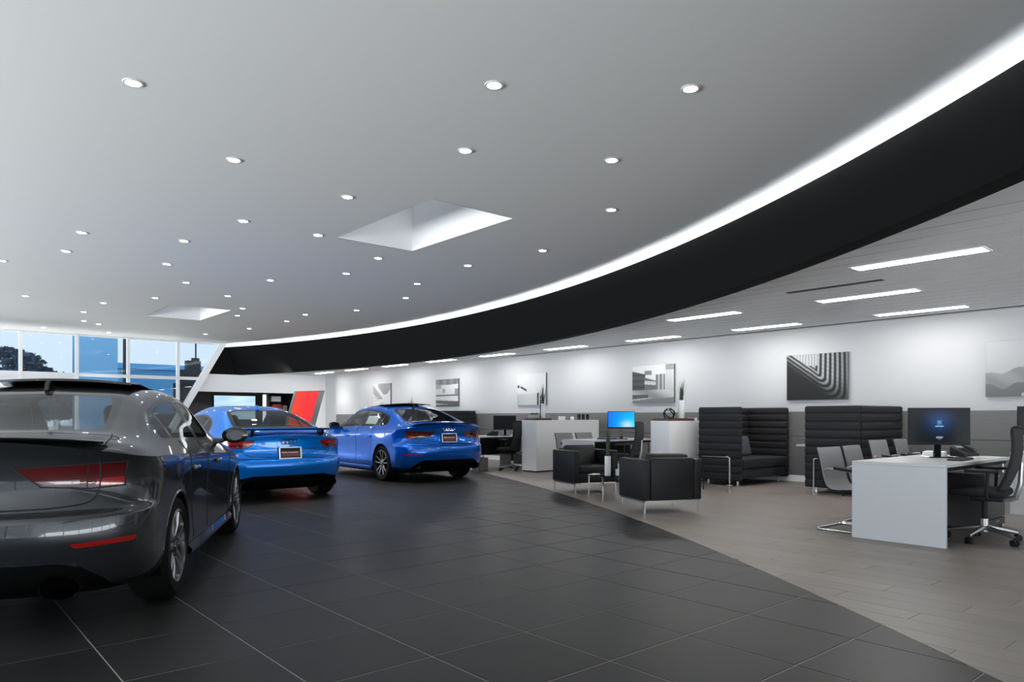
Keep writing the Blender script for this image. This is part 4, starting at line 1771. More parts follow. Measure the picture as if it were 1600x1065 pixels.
vase_plant('tall green grass in white cylinder vase on the glass side table', (7.53, 6.68, H),   .27, .043, 44, .46, .14, M_leaf, 3)
q = MB()
q.lathe([(.0001, 0), (.034, 0), (.038, .004), (.038, .085), (.034, .085), (.034, .01), (.0001, .01)], n=20)
c = q.build('mug', M_vase)
c.location = (7.66, 6.60, H)
tag(c, 'small white mug beside the vase on the side table', 'mug')
q = MB()
q.bx(-.08, .08, -.05, .05, 0, .008, .002, 1)
c = q.build('magazine', M_paper)
c.location = (7.50, 6.90, H)
c.rotation_euler = (0, 0, R(20))
tag(c, 'thin white magazine lying on the glass side table', 'magazine')


# ---- high-backed booths
PADH = 1.25 / 10


def pad_wall(parent, name, x0, x1, y0, y1, along):
    """quilted upholstered screen made of ten stacked pads"""
    core = MB()
    core.bx(x0 + .012, x1 - .012, y0 + .012, y1 - .012, .09, 1.325, .01, 2)
    w = core.build(name, M_fabric, parent)
    pm = MB()
    pm.box((0, 0, 0), (x1 - x0, y1 - y0, PADH - .002), None, .035, 4)
    first = pm.build('pad', M_fabric, w)
    for k in range(10):
        o = first if k == 0 else first.copy()
        if k:
            COL.objects.link(o)
            o.parent = w
        o.location = ((x0 + x1) / 2, (y0 + y1) / 2, .085 + PADH * (k + .5))
    return w


def booth(label, x0, x1, y0, y1, open_dir, cushion):
    """U-shaped booth; open_dir -1 opens to -Y, +1 opens to +Y"""
    t = thing('booth_sofa', label, 'sofa', (x0, y0, 0), 0, 'black high-backed booth sofas')
    w, d = x1 - x0, y1 - y0
    th = .075
    pad_wall(t, 'side_screen', 0, th, 0, d, 'Y')
    pad_wall(t, 'side_screen', w - th, w, 0, d, 'Y')
    yb = (d - th, d) if open_dir < 0 else (0, th)
    pad_wall(t, 'back_screen', th + .004, w - th - .004, yb[0], yb[1], 'X')
    s0, s1 = (0.02, d - th) if open_dir < 0 else (th, d - .02)
    q = MB()
    q.bx(th + .01, w - th - .01, s0, s1, .12, .28, .02, 2)
    q.build('seat_base', M_seatfab, t)
    q = MB()
    q.bx(th + .01, w - th - .01, s0 - .02 * (open_dir < 0), s1 + .02 * (open_dir > 0), .285, .46, .035, 3)
    q.build('seat_cushion', M_seatfab, t)
    q = MB()
    yy = s1 - .16 if open_dir < 0 else s0 + .16
    q.box((th + (.90 if open_dir < 0 else .34), yy, .63), (.50, .14, .36), Matrix.Rotation(R(14) * open_dir, 4, 'X'), .05, 3)
    q.build('back_cushion', M_cush, t)
    for sx in (.12, w - .15):
        for sy in (.12, d - .15):
            q = MB()
            q.bx(sx, sx + .03, sy, sy + .03, 0, .10)
            q.build('leg', M_alu, t, smooth=False)
    return t


booth('black quilted booth sofa open to the right with slate cushion', 10.60, 12.20, 6.47, 7.31, -1, True)
booth('black quilted booth sofa turned away behind the grey visitor chairs', 10.60, 12.20, 4.54, 5.38, 1, True)
booth('black high-backed booth sofa showing behind the blue sedan', 10.60, 12.20, 15.70, 16.54, 1, False)

# small white wall table between the two booths
t = thing('wall_table', 'small white table against the wall between two booths', 'table', (11.95, 5.75, 0))
q = MB()
q.bx(-.27, .27, -.30, .32, .66, .69, .004, 1)
q.build('tabletop', M_desk, t)
q = MB()
q.cyl((0, 0, 0.012), (0, 0, .66), .025)
q.build('column', M_alu, t)
q = MB()
q.lathe([(.0001, 0), (.18, 0), (.18, .008), (.03, .02), (.0001, .02)], n=24)
q.build('base', M_alu, t)


def tube_table(label, loc, rz):
    """slim C-shaped side table: one bent chrome tube, foot and a thin glass top"""
    t = thing('tube_side_table', label, 'side table', loc, rz, 'slim chrome tube side tables')
    q = MB()
    q.tube(fillet([(0, 0, .006), (0, 0, .545), (0, .46, .545)], .05), .011, n=10)
    q.build('tube_frame', M_chrome, t)
    q = MB()
    q.lathe([(.0001, 0), (.05, 0), (.05, .005), (.02, .008), (.0001, .008)], n=20)
    q.build('foot', M_chrome, t)
    q = MB()
    q.tube([(0, .44, .01), (0, .44, .545)], .009, n=8)
    q.build('rear_post', M_plastic, t)
    q = MB()
    q.bx(-.15, .15, .06, .48, .556, .563, .002, 1)
    q.build('tabletop', M_tglass, t)
    q = MB()
    q.tube([(0, -.05, .10), (0, .05, .10)], .008, n=8)
    q.build('peg', M_chrome, t)
    return t


tube_table('slim chrome side table before the booth with slate cushion', (9.76, 6.15, 0), R(8))
tube_table('slim chrome side table beside the grey visitor chairs', (10.38, 5.12, 0), R(180))


# ---- desks
def desk(label, x0, x1, y0, y1, ped=None, seed=0):
    t = thing('office_desk', label, 'desk', (x0, y0, 0), 0, 'white office desks')
    w, d = x1 - x0, y1 - y0
    q = MB()
    q.bx(0, w, 0, d, .712, .74, .002, 1)
    q.build('desktop', M_desk, t)
    q = MB()
    q.bx(0, .03, 0, d, 0, .7115, .002, 1)
    q.build('end_panel', M_desk, t)
    q = MB()
    q.bx(.035, w - .06, d - .24, d - .22, .30, .70)
    q.build('modesty_panel', M_plastic, t, smooth=False)
    for yy in (.06, d - .1):
        q = MB()
        q.bx(w - .08, w - .04, yy, yy + .04, 0, .71, .003, 1)
        q.build('leg', M_alu, t)
    q = MB()
    q.bx(.04, w - .05, .04, .10, .672, .71)
    q.build('under_rail', M_plastic, t, smooth=False)
    return t


def pedestal(label, x0, y0, w=.58, d=.42):
    t = thing('drawer_pedestal', label, 'drawer unit', (x0, y0, 0))
    q = MB()
    q.bx(0, w, .02, d, .03, .58, .003, 1)
    q.build('body', mat('dark_laminate', (.05, .048, .047), .4), t)
    for (z0, z1) in ((.035, .11), (.12, .33), (.34, .575)):
        q = MB()
        q.bx(.004, w - .004, 0, .018, z0, z1, .002, 1)
        dr = q.build('drawer', mat('dark_laminate', (.05, .048, .047), .4), t)
        q = MB()
        q.bx(w / 2 - .06, w / 2 + .06, -.012, 0, z1 - .03, z1 - .02)
        q.build('handle', M_alu, dr, smooth=False)
    q = MB()
    for a in (.03, w - .07):
        for b in (.05, d - .07):
            q.bx(a, a + .04, b, b + .03, 0, .03)
    q.build('plinth_feet', M_plastic, t, smooth=False)
    return t


desk('white office desk in the right foreground with its end panel towards the camera', 7.0, 8.95, 2.25, 3.07)
desk('white office desk behind the armchairs with the bright blue monitor', 9.45, 11.2, 8.72, 9.52)
desk('white office desk beside the blue sedan with black office chair', 9.5, 11.25, 12.12, 12.92)
desk('white office desk at the right picture edge behind the mesh chair', 10.1, 12.0, 1.74, 2.56)
pedestal('dark drawer pedestal under the right foreground desk', 8.32, 2.30)
pedestal('dark drawer pedestal under the desk beside the blue sedan', 10.5, 12.2)
t = thing('waste_bin', 'dark grey square bin beside the leftmost desk', 'bin', (9.36, 11.9, 0))
q = MB()
q.prism([(-.11, -.11), (.11, -.11), (.11, .11), (-.11, .11)], 'Z', 0, .012)
for (a, b, c_, d_) in ((-.12, -.112, -.12, .12), (.112, .12, -.12, .12), (-.12, .12, -.12, -.112), (-.12, .12, .112, .12)):
    q.bx(a, b, c_, d_, 0, .30)
q.build('bin_body', mat('bin_grey', (.08, .075, .075), .5), t, smooth=False)


def cabinet(label, x0, x1, y0, y1, h):
    t = thing('low_cabinet', label, 'cabinet', (x0, y0, 0), 0, 'white low room-dividing cabinets')
    w, d = x1 - x0, y1 - y0
    q = MB()
    q.bx(.02, w - .02, .02, d - .02, 0, .03)
    q.build('plinth', M_plastic, t, smooth=False)
    q = MB()
    q.bx(0.019, w, .019, d, .03, h - .02, .002, 1)
    q.build('carcass', M_cab, t)
    q = MB()
    q.bx(0, .018, 0, d, .03, h - .0205, .001, 1)
    q.build('side_panel', M_cab, t)
    q = MB()
    q.bx(.0185, w, 0, .018, .03, h - .0205, .001, 1)
    q.build('front_panel', M_cab, t)
    q = MB()
    q.bx(0, w, 0, d, h - .02, h, .002, 1)
    q.build('top', M_cab, t)
    return t


HC = 1.095
cabinet('white low cabinet with bluish end beside the blue sedan, three black cups on top', 10.09, 12.02, 10.93, 11.385, HC)
cabinet('white low cabinet next to the booths with black knot sculpture on top', 10.09, 11.95, 7.535, 7.94, HC)
cabinet('white low cabinet mostly hidden behind the blue sedan', 10.30, 12.02, 16.78, 17.2, HC)


def tray(label, x0, x1, y0, y1):
    t = thing('wooden_tray', label, 'tray', ((x0 + x1) / 2, (y0 + y1) / 2, HC))
    w, d = (x1 - x0) / 2, (y1 - y0) / 2
    q = MB()
    q.bx(-w, w, -d, d, 0, .012)
    q.build('tray_floor', M_wood, t, smooth=False)
    q = MB()
    q.bx(-w, w, -d, -d + .015, .012, .045).bx(-w, w, d - .015, d, .012, .045).bx(-w, -w + .015, -d, d, .012, .045).bx(w - .015, w, -d, d, .012, .045)
    q.build('rim', M_wood, t, smooth=False)
    return t


tray('walnut tray on the cabinet beside the blue sedan', 10.12, 10.56, 10.96, 11.35)
tray('walnut tray under the black knot sculpture', 10.13, 10.86, 7.56, 7.92)
vase_plant('grass in tall white vase on the cabinet beside the blue sedan', (10.43, 11.10, HC + .012), .34, .055, 30, .50, .35, M_leaf, 11)
vase_plant('grass in tall white vase next to the black knot sculpture', (10.73, 7.75, HC + .012), .36, .055, 30, .46, .35, M_leaf, 21)
vase_plant('brown dry grass showing above the blue sedan roof', (10.90, 16.97, HC), .22, .06, 26, .50, .45, M_dryleaf, 31)
# black knot sculpture
t = thing('knot_sculpture', 'black openwork knot sculpture on the walnut tray', 'sculpture', (10.37, 7.75, HC + .012))
random.seed(4)
for k in range(6):
    ax = Vector((random.uniform(-1, 1), random.uniform(-1, 1), random.uniform(-1, 1))).normalized()
    u = ax.orthogonal().normalized()
    v = ax.cross(u)
    q = MB()
    q.tube([Vector((0, 0, .112)) + (u * math.cos(a) + v * math.sin(a)) * .095 for a in [2 * PI * i / 32 for i in range(32)]], .013, n=6, closed=True)
    q.build('ring', M_gloss, t)
# objects on the cabinet beside the blue sedan
t = thing('decor_box', 'pale grey box with dark figure on the walnut tray', 'box', (10.27, 11.20, HC + .012))
q = MB()
q.box((0, 0, .05), (.20, .16, .10), R(15), .008, 2)
q.build('box_body', mat('pale_stone', (.42, .42, .41), .6), t)
q = MB()
q.box((.02, 0, .105), (.16, .10, .01), R(15), .003, 1)
q.tube(bez([(-.08, 0, .125), (-.02, .01, .135), (.04, 0, .128), (.10, -.01, .14)], 5), [.012] * 16, n=8)
q.build('figure', M_gloss, t)
t = thing('rod_lamp', 'thin black upright rod lamp beside the white vase', 'lamp', (10.30, 11.03, HC + .012))
q = MB()
q.lathe([(.0001, 0), (.035, 0), (.035, .01), (.006, .016), (.0001, .016)], n=20)
q.build('base', M_gloss, t)
q = MB()
q.bx(-.008, .008, -.008, .008, .014, .50)
q.build('rod', M_gloss, t, smooth=False)
for k, (x, lab) in enumerate(((11.54, 'leftmost'), (11.68, 'middle'), (11.82, 'rightmost'))):
    t = thing('tumbler', lab + ' of three black cups on the white cabinet', 'cup', (x, 11.1, HC), 0, 'three black cups')
    q = MB()
    q.lathe([(.0001, 0), (.036, 0), (.042, .13), (.038, .13), (.033, .01), (.0001, .01)], n=20)
    q.build('cup_body', M_gloss, t)
q = MB()
q.bx(-.09, .09, -.02, .02, 0, .085, .003, 1)
c = q.build('card_holder', M_paper)
c.location = (10.99, 11.08, HC)
tag(c, 'small white card holder on the white cabinet beside black cups', 'card holder')
q = MB()
q.lathe([(.0001, 0), (.03, 0), (.045, .03), (.04, .06), (.02, .075), (.0001, .076)], n=18)
c = q.build('bowl', M_vase)
c.location = (11.31, 11.08, HC)
tag(c, 'small white lidded bowl between card holder and cups', 'bowl')
q = MB()
q.bx(-.08, .08, -.05, .05, 0, .05, .004, 1)
c = q.build('tissue_box', M_paper)
c.location = (11.05, 7.74, HC)
tag(c, 'low white box right of the tray with the knot sculpture', 'box')


# ---- chairs
def visitor_chair():
    t = thing('visitor_chair', 'x', 'chair', (0, 0, 0), 0, 'grey cantilever visitor chairs')
    # faces local +Y
    for s in (-1, 1):
        q = MB()
        P = fillet([(s * .10, -.30, .012), (s * .27, -.30, .012), (s * .27, .27, .012), (s * .27, .24, .60), (s * .27, -.16, .64), (s * .235, -.22, .62)], .07, 6)
        q.tube(P, .011, n=8)
        q.build('tube_frame', M_chrome, t)
        q = MB()
        q.tube([(s * .27, .16, .618), (s * .27, -.10, .645)], .018, n=8)
        q.build('armrest', M_plastic, t)
    q = MB()
    q.tube([(-.10, -.30, .012), (.10, -.30, .012)], .011, n=8)
    q.build('floor_tube', M_chrome, t)
    prof = [(.25, .415), (.22, .44), (.10, .445), (-.06, .435), (-.15, .44), (-.20, .49), (-.225, .58), (-.25, .70), (-.285, .83), (-.30, .845)]
    pp = bez([(0, a, b) for a, b in prof], 3)
    q = MB()
    q.sheet([[(x, p.y - .012 * (1 - (x / .235) ** 2) * (1 if p.z > .5 else 0), p.z - .014 * (1 - (x / .235) ** 2) * (1 if p.z < .5 else 0)) for x in [-.235 + .47 * i / 8 for i in range(9)]] for p in pp])
    q.build('seat_shell', M_greyfab, t, solid=.012)
    q = MB()
    off = [(0, p.y - (.020 if p.z > .47 else 0), p.z - (.020 if p.z < .5 else 0)) for p in pp]
    q.sheet([[(x, p[1], p[2]) for x in (-.238, -.12, 0, .12, .238)] for p in off])
    q.build('shell_back', M_plastic, t, solid=.008)
    return t


vc = visitor_chair()
VC = [(7.45, 3.22, 178, 'grey visitor chair nearest the camera beside the foreground desk'),
      (8.10, 3.26, 183, 'grey visitor chair behind the first, beside the foreground desk'),
      (10.22, 3.85, 176, 'grey visitor chair back showing left of the black monitor stand'),
      (11.02, 3.85, 182, 'grey visitor chair back showing right behind the black monitor stand'),
      (10.12, 9.86, 180, 'left grey visitor chair at the desk behind the armchairs'),
      (10.70, 9.86, 180, 'right grey visitor chair at the desk behind the armchairs'),
      (10.0, 13.2, 180, 'grey visitor chair at the desk beside the blue sedan')]
for k, (x, y, a, lab) in enumerate(VC):
    o = vc if k == 0 else copy_tree(vc)
    o.location = (x, y, 0)
    o.rotation_euler = (0, 0, R(a))
    o['label'] = lab


def task_chair():
    t = thing('office_chair', 'x', 'chair', (0, 0, 0), 0, 'black mesh office chairs')
    for k in range(5):
        a = 2 * PI * k / 5 + .35
        dx, dy = math.cos(a), math.sin(a)
        q = MB()
        q.tube([(dx * .03, dy * .03, .125), (dx * .16, dy * .16, .105), (dx * .30, dy * .30, .075)], [.026, .02, .014], n=8)
        lg = q.build('base_arm', M_alu, t)
        q = MB()
        for s in (-.018, .018):
            q.cyl((dx * .30 - dy * (s - .009), dy * .30 + dx * (s - .009), .03), (dx * .30 - dy * (s + .009), dy * .30 + dx * (s + .009), .03), .03, n=14)
        q.cyl((dx * .30, dy * .30, .045), (dx * .30, dy * .30, .08), .009, n=8)
        q.build('castor', M_plastic, lg)
    q = MB()
    q.cyl((0, 0, .09), (0, 0, .21), .032)
    q.build('hub', M_alu, t)
    q = MB()
    q.cyl((0, 0, .20), (0, 0, .40), .024)
    q.build('gas_column', M_plastic, t)
    q = MB()
    q.box((0, -.02, .405), (.20, .26, .05), None, .015, 2)
    q.build('mechanism', M_plastic, t)
    q = MB()
    q.box((0, .03, .465), (.48, .46, .07), None, .03, 3)
    q.build('seat', M_fabric, t)
    q = MB()
    q.sheet([[(x, -.185 - .10 * v - .05 * math.sin(v * PI) + .05 * (x / .22) ** 2, .50 + .56 * v) for x in [-.22 + .44 * i / 10 for i in range(11)]] for v in [k / 12 for k in range(13)]])
    bk = q.build('backrest', mat('mesh_fabric', (.03, .031, .034), .8, bump=.4, bscale=900), t, solid=.012)
    q = MB()
    fr = [(x, -.185 - .10 * v - .05 * math.sin(v * PI) + .05 * (x / .22) ** 2, .50 + .56 * v) for (x, v) in [(-.225, 0), (-.23, .25), (-.23, .5), (-.225, .75), (-.215, 1.0), (0, 1.01), (.215, 1.0), (.225, .75), (.23, .5), (.23, .25), (.225, 0), (0, -.01)]]
    q.tube(bez(fr + [fr[0]], 4)[:-1], .013, n=8, closed=True)
    q.build('back_frame', M_plastic, bk)
    q = MB()
    q.tube([(0, -.14, .40), (0, -.24, .42), (0, -.275, .55), (0, -.285, .75)], [.03, .028, .022, .016], n=8)
    q.build('back_support', M_alu, t)
    for s in (-1, 1):
        q = MB()
        q.tube(fillet([(s * .20, -.05, .42), (s * .285, -.05, .42), (s * .285, -.06, .66)], .05), .015, n=8)
        ar = q.build('arm_post', M_plastic, t)
        q = MB()
        q.box((s * .285, -.01, .672), (.075, .26, .028), None, .011, 2)
        q.build('arm_pad', M_plastic, ar)
    return t


tc = task_chair()
TC = [(7.73, 2.16, 8, 'black mesh office chair with silver base at the right foreground desk'),
      (9.93, 8.36, 22, 'black mesh office chair in front of the bright blue monitor'),
      (10.12, 11.74, 8, 'black office chair at the desk beside the blue sedan')]
for k, (x, y, a, lab) in enumerate(TC):
    o = tc if k == 0 else copy_tree(tc)
    o.location = (x, y, 0)
    o.rotation_euler = (0, 0, R(a))
    o['label'] = lab
# silver side bar of the foreground chair
HDK = .74


# ---- computers and desk things
def monitor(label, loc, facing, w, h, fn, lift=.135):
    """screen looks along local -Y"""
    t = thing('computer_monitor', label, 'monitor', loc, facing)
    q = MB()
    q.box((0, .012, lift + h / 2), (w, .03, h), None, .004, 1)
    sc = q.build('casing', M_plastic, t)
    print_sheet('screen', fn, w, h, 64, 40, M_screen, sc, lambda u, v: (-w / 2 + .012 + (w - .024) * u, -.0042, lift + .03 + (h - .042) * v))
    q = MB()
    q.box((0, .05, (lift + .1) / 2 + .005), (.07, .035, lift + .09), None, .006, 1)
    q.build('stand', M_gloss, t)
    q = MB()
    q.box((0, .04, .007), (.24, .20, .013), None, .004, 1)
    q.build('foot', M_gloss, t)
    return t


def scr_login(u, v):
    r = math.hypot((u - .5) * 1.5, v - .62)
    g = math.exp(-(r / .30) ** 2)
    c = [.004 + .008 * g, .006 + .045 * g, .010 + .15 * g]
    if abs(u - .5) < .045 and .50 < v < .66:
        c = [.05, .16, .33]
        if .57 < v < .63 and abs(u - .5) < .03:
            c = [.12, .28, .48]
    if abs(u - .5) < .065 and .455 < v < .495:
        c = [.30, .62, .95]
    if abs(u - .5) < .06 and .12 < v < .16:
        c = [.28, .36, .46]
    if abs(u - .5) < .03 and .05 < v < .09:
        c = [.12, .13, .14]
    return tuple(c)


def scr_blue(u, v):
    g = math.exp(-(((u - .72) * 1.2) ** 2 + (v - .15) ** 2) / .10)
    return (.0 + .55 * g * g, .18 + .42 * u * (1 - .3 * v) + .25 * g, .85 + .15 * u)


def scr_dark(u, v):
    r = math.hypot((u - .5) * 1.5, v - .6)
    g = math.exp(-(r / .35) ** 2)
    return (.006 + .01 * g, .008 + .022 * g, .011 + .05 * g)


FC = math.atan2(.60, .80)       # monitors turned towards the aisle
monitor('black monitor with dark blue login screen on the right foreground desk', (8.17, 2.69, HDK), R(-48), .60, .385, scr_login)
monitor('monitor with bright blue screen on the desk behind the armchairs', (10.42, 8.90, HDK), R(-48), .52, .33, scr_blue, .20)
monitor('black switched-off monitor on the desk beside the blue sedan', (10.42, 12.35, HDK), R(-48), .52, .32, lambda u, v: (.003, .003, .004))
monitor('dark monitor cut off by the right picture edge', (10.98, 2.44, HDK), R(-48), .56, .36, scr_dark, .20)


def phone(label, loc, rz):
    t = thing('desk_phone', label, 'telephone', loc, rz)
    q = MB()
    q.prism([(-.10, 0), (.10, 0), (.10, .03), (-.10, .10)], 'X', -.09, .09)
    q.build('phone_base', M_plastic, t, smooth=False)
    q = MB()
    q.box((-.06, -.01, .095), (.045, .20, .03), Matrix.Rotation(R(-19), 4, 'X'), .012, 2)
    q.build('handset', M_gloss, t)
    q = MB()
    q.box((.035, -.03, .10), (.08, .05, .006), Matrix.Rotation(R(-19), 4, 'X'))
    q.build('display', M_alu, t, smooth=False)
    return t


phone('black desk phone on the right foreground desk', (8.70, 2.62, HDK), R(150))
q = MB()
q.bx(-.15, .15, -.10, .10, 0, .05, .006, 1)
c = q.build('document_tray', M_paper)
c.location = (8.55, 2.86, HDK)
c.rotation_euler = (0, 0, R(12))
tag(c, 'white stack of papers beside the desk phone', 'papers')
t = thing('keyboard', 'black keyboard on the right foreground desk', 'keyboard', (7.92, 2.42, HDK), R(4))
q = MB()
q.box((0, 0, .009), (.44, .13, .018), None, .004, 1)
q.build('keyboard_body', M_plastic, t)
first = None
for i in range(14):
    for j in range(4):
        if first is None:
            q = MB()
            q.box((0, 0, 0), (.025, .025, .006))
            first = q.build('key', M_gloss, t, smooth=False)
            o = first
        else:
            o = first.copy()
            COL.objects.link(o)
        o.location = (-.195 + .03 * i, -.045 + .03 * j, .020)
q = MB()
q.box((0, 0, .003), (.30, .21, .005), None)
c = q.build('paper_sheets', M_paper, smooth=False)
c.location = (8.62, 2.42, HDK)
c.rotation_euler = (0, 0, R(-8))
tag(c, 'thin white sheets near the far end of the foreground desk', 'papers')
phone('black desk phone on the desk beside the blue sedan', (10.12, 12.42, HDK), R(20))
q = MB()
q.lathe([(.0001, 0), (.03, 0), (.03, .10), (.015, .14), (.012, .20), (.0001, .20)], n=16)
c = q.build('bottle', M_vase)
c.location = (11.02, 8.98, HDK)
tag(c, 'small white bottle on the desk behind the armchairs', 'bottle')
q = MB()
q.bx(-.11, .11, -.15, .15, 0, .03, .003, 1)
c = q.build('folder', mat('blue_folder', (.05, .07, .25), .5))
c.location = (10.10, 8.98, HDK)
tag(c, 'dark blue folder under the bright blue monitor', 'folder')
q = MB()
q.bx(-.16, .16, -.11, .11, 0, .06, .006, 1)
c = q.build('paper_stack', M_paper)
c.location = (10.62, 2.28, HDK)
tag(c, 'white paper stack on the desk at the right picture edge', 'papers')

# ================================================================== pictures on the long wall
def art_wedge(u, v):
    g = .78
    if v > .55 and u > .28 and (v - .45) > abs(u - .70) * 1.0:
        g = .33 + .2 * abs(u - .7)
    if u < .55 and .92 - 1.05 * u < v + .30 and v < .95 - 1.0 * u and v > .35:
        g = .42
    if math.hypot(u - .55, (v + .02) * 1.2) < .28:
        g = .45 + .25 * math.hypot(u - .55, v)
    if u < .3 and .42 < v < .46 or u < .3 and .30 < v < .33:
        g = .6
    return g


def art_track(u, v):
    if v > .82 - .10 * u * (1 - u):
        return .22 + .05 * math.sin(20 * u)
    if v > .66 and u < .25:
        return .35
    if v > .44:
        g = .55 + .35 * v * u
        if .30 < u < .42 and .5 < v < .66:
            g = .32
        if u > .85 and v < .65:
            g = .3
        return g
    if v > .38:
        return .18
    if v > .24 - .05 * u:
        return .52 + .2 * u
    if v > .12 - .06 * u:
        return .10
    if v > .08:
        return .55
    return .09


def art_figure(u, v):
    g = .74 + .06 * v
    if v < .36:
        g = .55 + .12 * math.sin(3 * u)
    if math.hypot((u - .05) * 1.3, v - .60) < .05:
        g = .06
    if .12 < u < .34 and abs(v - (.61 - .55 * (u - .08))) < .035:
        g = .07
    if .70 < u < .76 and v < .38:
        g = .03
    return g


def art_building(u, v):
    sky = .62 + .25 * v
    g = sky
    if .30 < u < .48 and .74 < v < .86:
        g = .25
    if u < .32 and v < .86 - .30 * u and v > .22:
        g = .055 + .05 * v + .02 * math.sin(40 * v)
    if .30 < u < .58 and .34 < v < .68 - .35 * (u - .30):
        k = (v + .12 * (u - .3)) * 26
        g = .62 if math.sin(k) > .35 else .16
    if .58 < u < .80 and .34 < v < .74 + .1 * (u - .58):
        g = .20 + .35 * (math.sin(u * 70) > .5) + .12 * (u - .58)
    if u > .80:
        g = .50 + .2 * v
        if v > .86:
            g = .38
    if v < .34:
        g = .45 + .15 * math.sin(6 * u + 9 * v)
        if v < .22 and u < .40 and v > .10 + .1 * u:
            g = .12
        if v < .14 - .08 * (1 - u):
            g = .25
    return max(.02, min(.9, g))


def art_swirl(u, v):
    # ribs hanging from the top edge that bend round a corner and run up to the upper left
    nx, ny = -.69, -.725
    d1 = (u - .10) * nx + (v - 1.0) * ny
    d2 = (u - .52) * .9
    a, b = max(d1, 0), max(d2, 0)
    if d1 <= 0 and d2 <= 0:
        g = .50 + .16 * math.sin(u * 130) + .1 * (v - .6)
        edge = max(d1, d2)
        if edge > -.03 and v < .75:
            g = .06
        return max(.03, min(.8, g))
    rho = math.hypot(a, b)
    w = .5 + .5 * math.sin(rho * 92 + 1.0 + .9 * math.sin(4 * u + 2 * v))
    side = math.atan2(b, a + 1e-6) / (PI / 2)           # 0 below the diagonal, 1 to the right
    reach = .13 + .40 * side ** 1.5
    fade = math.exp(-(rho / reach) ** 2.2)
    low = min(1, max(0, (v - .16) / .35))
    grain = .9 + .1 * math.sin(v * 70 + u * 35)
    return .016 + .62 * w ** 1.6 * fade * (.35 + .65 * low) * grain


def art_mountain(u, v):
    g = .55 + .18 * v
    n = .06 * math.sin(9 * u + 3) + .03 * math.sin(23 * u)
    if v < .42 + .25 * u * (1 - .4 * u) + n * .6:
        g = .34 + .10 * math.sin(12 * u + 14 * v) * .5 + .12 * v
    if v < .22 + n:
        g = .20 + .15 * v
    if abs(v - (.9 * (u - .40))) < .035 and v < .45 and u > .4:
        g = .70
    if abs(v - (.9 * (u - .58))) < .03 and v < .40 and u > .58:
        g = .68
    return max(.05, g)


def picture(label, y_hi, y_lo, fn):
    z0, z1 = 1.465, 2.275
    t = thing('wall_picture', label, 'picture', (XW, (y_hi + y_lo) / 2, 0))
    w = y_hi - y_lo
    q = MB()
    q.bx(-.045, -.010, -w / 2, w / 2, z0, z1, .002, 1)
    q.build('panel', mat('picture_edge', (.12, .12, .125), .5), t)
    q = MB()
    q.bx(-.010, 0, -w * .35, w * .35, z0 + .12, z1 - .12)
    q.build('hanger', M_alu, t, smooth=False)
    print_sheet('print', lambda u, v: fn(u, v) * .70, w, z1 - z0, 110, 80, M_print, t, lambda u, v: (-.0456, w / 2 - .002 - (w - .004) * u, z0 + .002 + (z1 - z0 - .004) * v))
    return t


picture('pale picture with grey wedge shapes above the blue sedan roof', 21.40, 20.28, art_wedge)
picture('black and white racetrack picture with horizontal bands', 17.67, 16.54, art_track)
picture('mostly white picture with small dark bar above the cabinet', 13.96, 12.87, art_figure)
picture('black and white picture of a curved stacked building', 10.11, 9.00, art_building)
picture('black picture with white swirling ribs above the booths', 6.52, 5.42, art_swirl)
picture('misty grey mountain road picture at the right edge', 3.40, 2.30, art_mountain)

# ================================================================== far end
t = thing('red_sign_totem', 'leaning red and orange backlit sign panel with grey edge', 'sign', (10.2, 22.6, 0))
m_red, tr_, b_ = nt('red_backlit')
tc_ = tr_.nodes.new('ShaderNodeTexCoord')
sx_ = tr_.nodes.new('ShaderNodeSeparateXYZ')
rp = tr_.nodes.new('ShaderNodeValToRGB')
tr_.links.new(tc_.outputs['Generated'], sx_.inputs[0])
nz_ = tr_.nodes.new('ShaderNodeTexNoise')
nz_.inputs['Scale'].default_value = 1.6
tr_.links.new(tc_.outputs['Generated'], nz_.inputs[0])
mx_ = tr_.nodes.new('ShaderNodeMath')
mx_.operation = 'MULTIPLY_ADD'
mx_.inputs[1].default_value = .7
tr_.links.new(nz_.outputs[0], mx_.inputs[0])
tr_.links.new(sx_.outputs[0], mx_.inputs[2])
tr_.links.new(mx_.outputs[0], rp.inputs[0])
rp.color_ramp.elements[0].position = .35
rp.color_ramp.elements[0].color = (1.0, .13, .012, 1)
rp.color_ramp.elements[1].position = 1.15 if False else 1.0
rp.color_ramp.elements[1].color = (.95, .018, .035, 1)
tr_.links.new(rp.outputs[0], b_.inputs['Emission Color'])
b_.inputs['Emission Strength'].default_value = .75
b_.inputs['Base Color'].default_value = (.3, .02, .01, 1)
sl = .30
P = [(-.78, .05), (.02, .05), (.02 + sl * 2.0, 2.06), (-.78 + sl * 2.0, 2.0)]
q = MB()
q.prism(P, 'Y', -.004, .004)
q.build('light_panel', m_red, t, smooth=False)
q = MB()
q.prism([(P[0][0] - .02, 0), (P[1][0] + .20, 0), (P[2][0] + .20, 2.07), (P[3][0] - .02, 2.02)], 'Y', .006, .18)
q.build('casing', mat('sign_grey', (.24, .24, .25), .4, metal=.3), t, smooth=False)

t = thing('wall_screen', 'wide pale blue screen on the dark far wall', 'screen', (9.72, 27.57, 0))
q = MB()
q.bx(-.80, .80, -.05, 0, 1.05, 1.99, .004, 1)
q.build('casing', M_plastic, t)


def scr_pale(u, v):
    n = .5 + .5 * math.sin(7 * u + 3 * math.sin(5 * v)) * math.sin(9 * v)
    return (.42 + .25 * n, .68 + .2 * n, .92)


print_sheet('screen', scr_pale, 1.6, .9, 48, 30, M_screen, t, lambda u, v: (-.78 + 1.56 * u, -.0515, 1.07 + .90 * v))
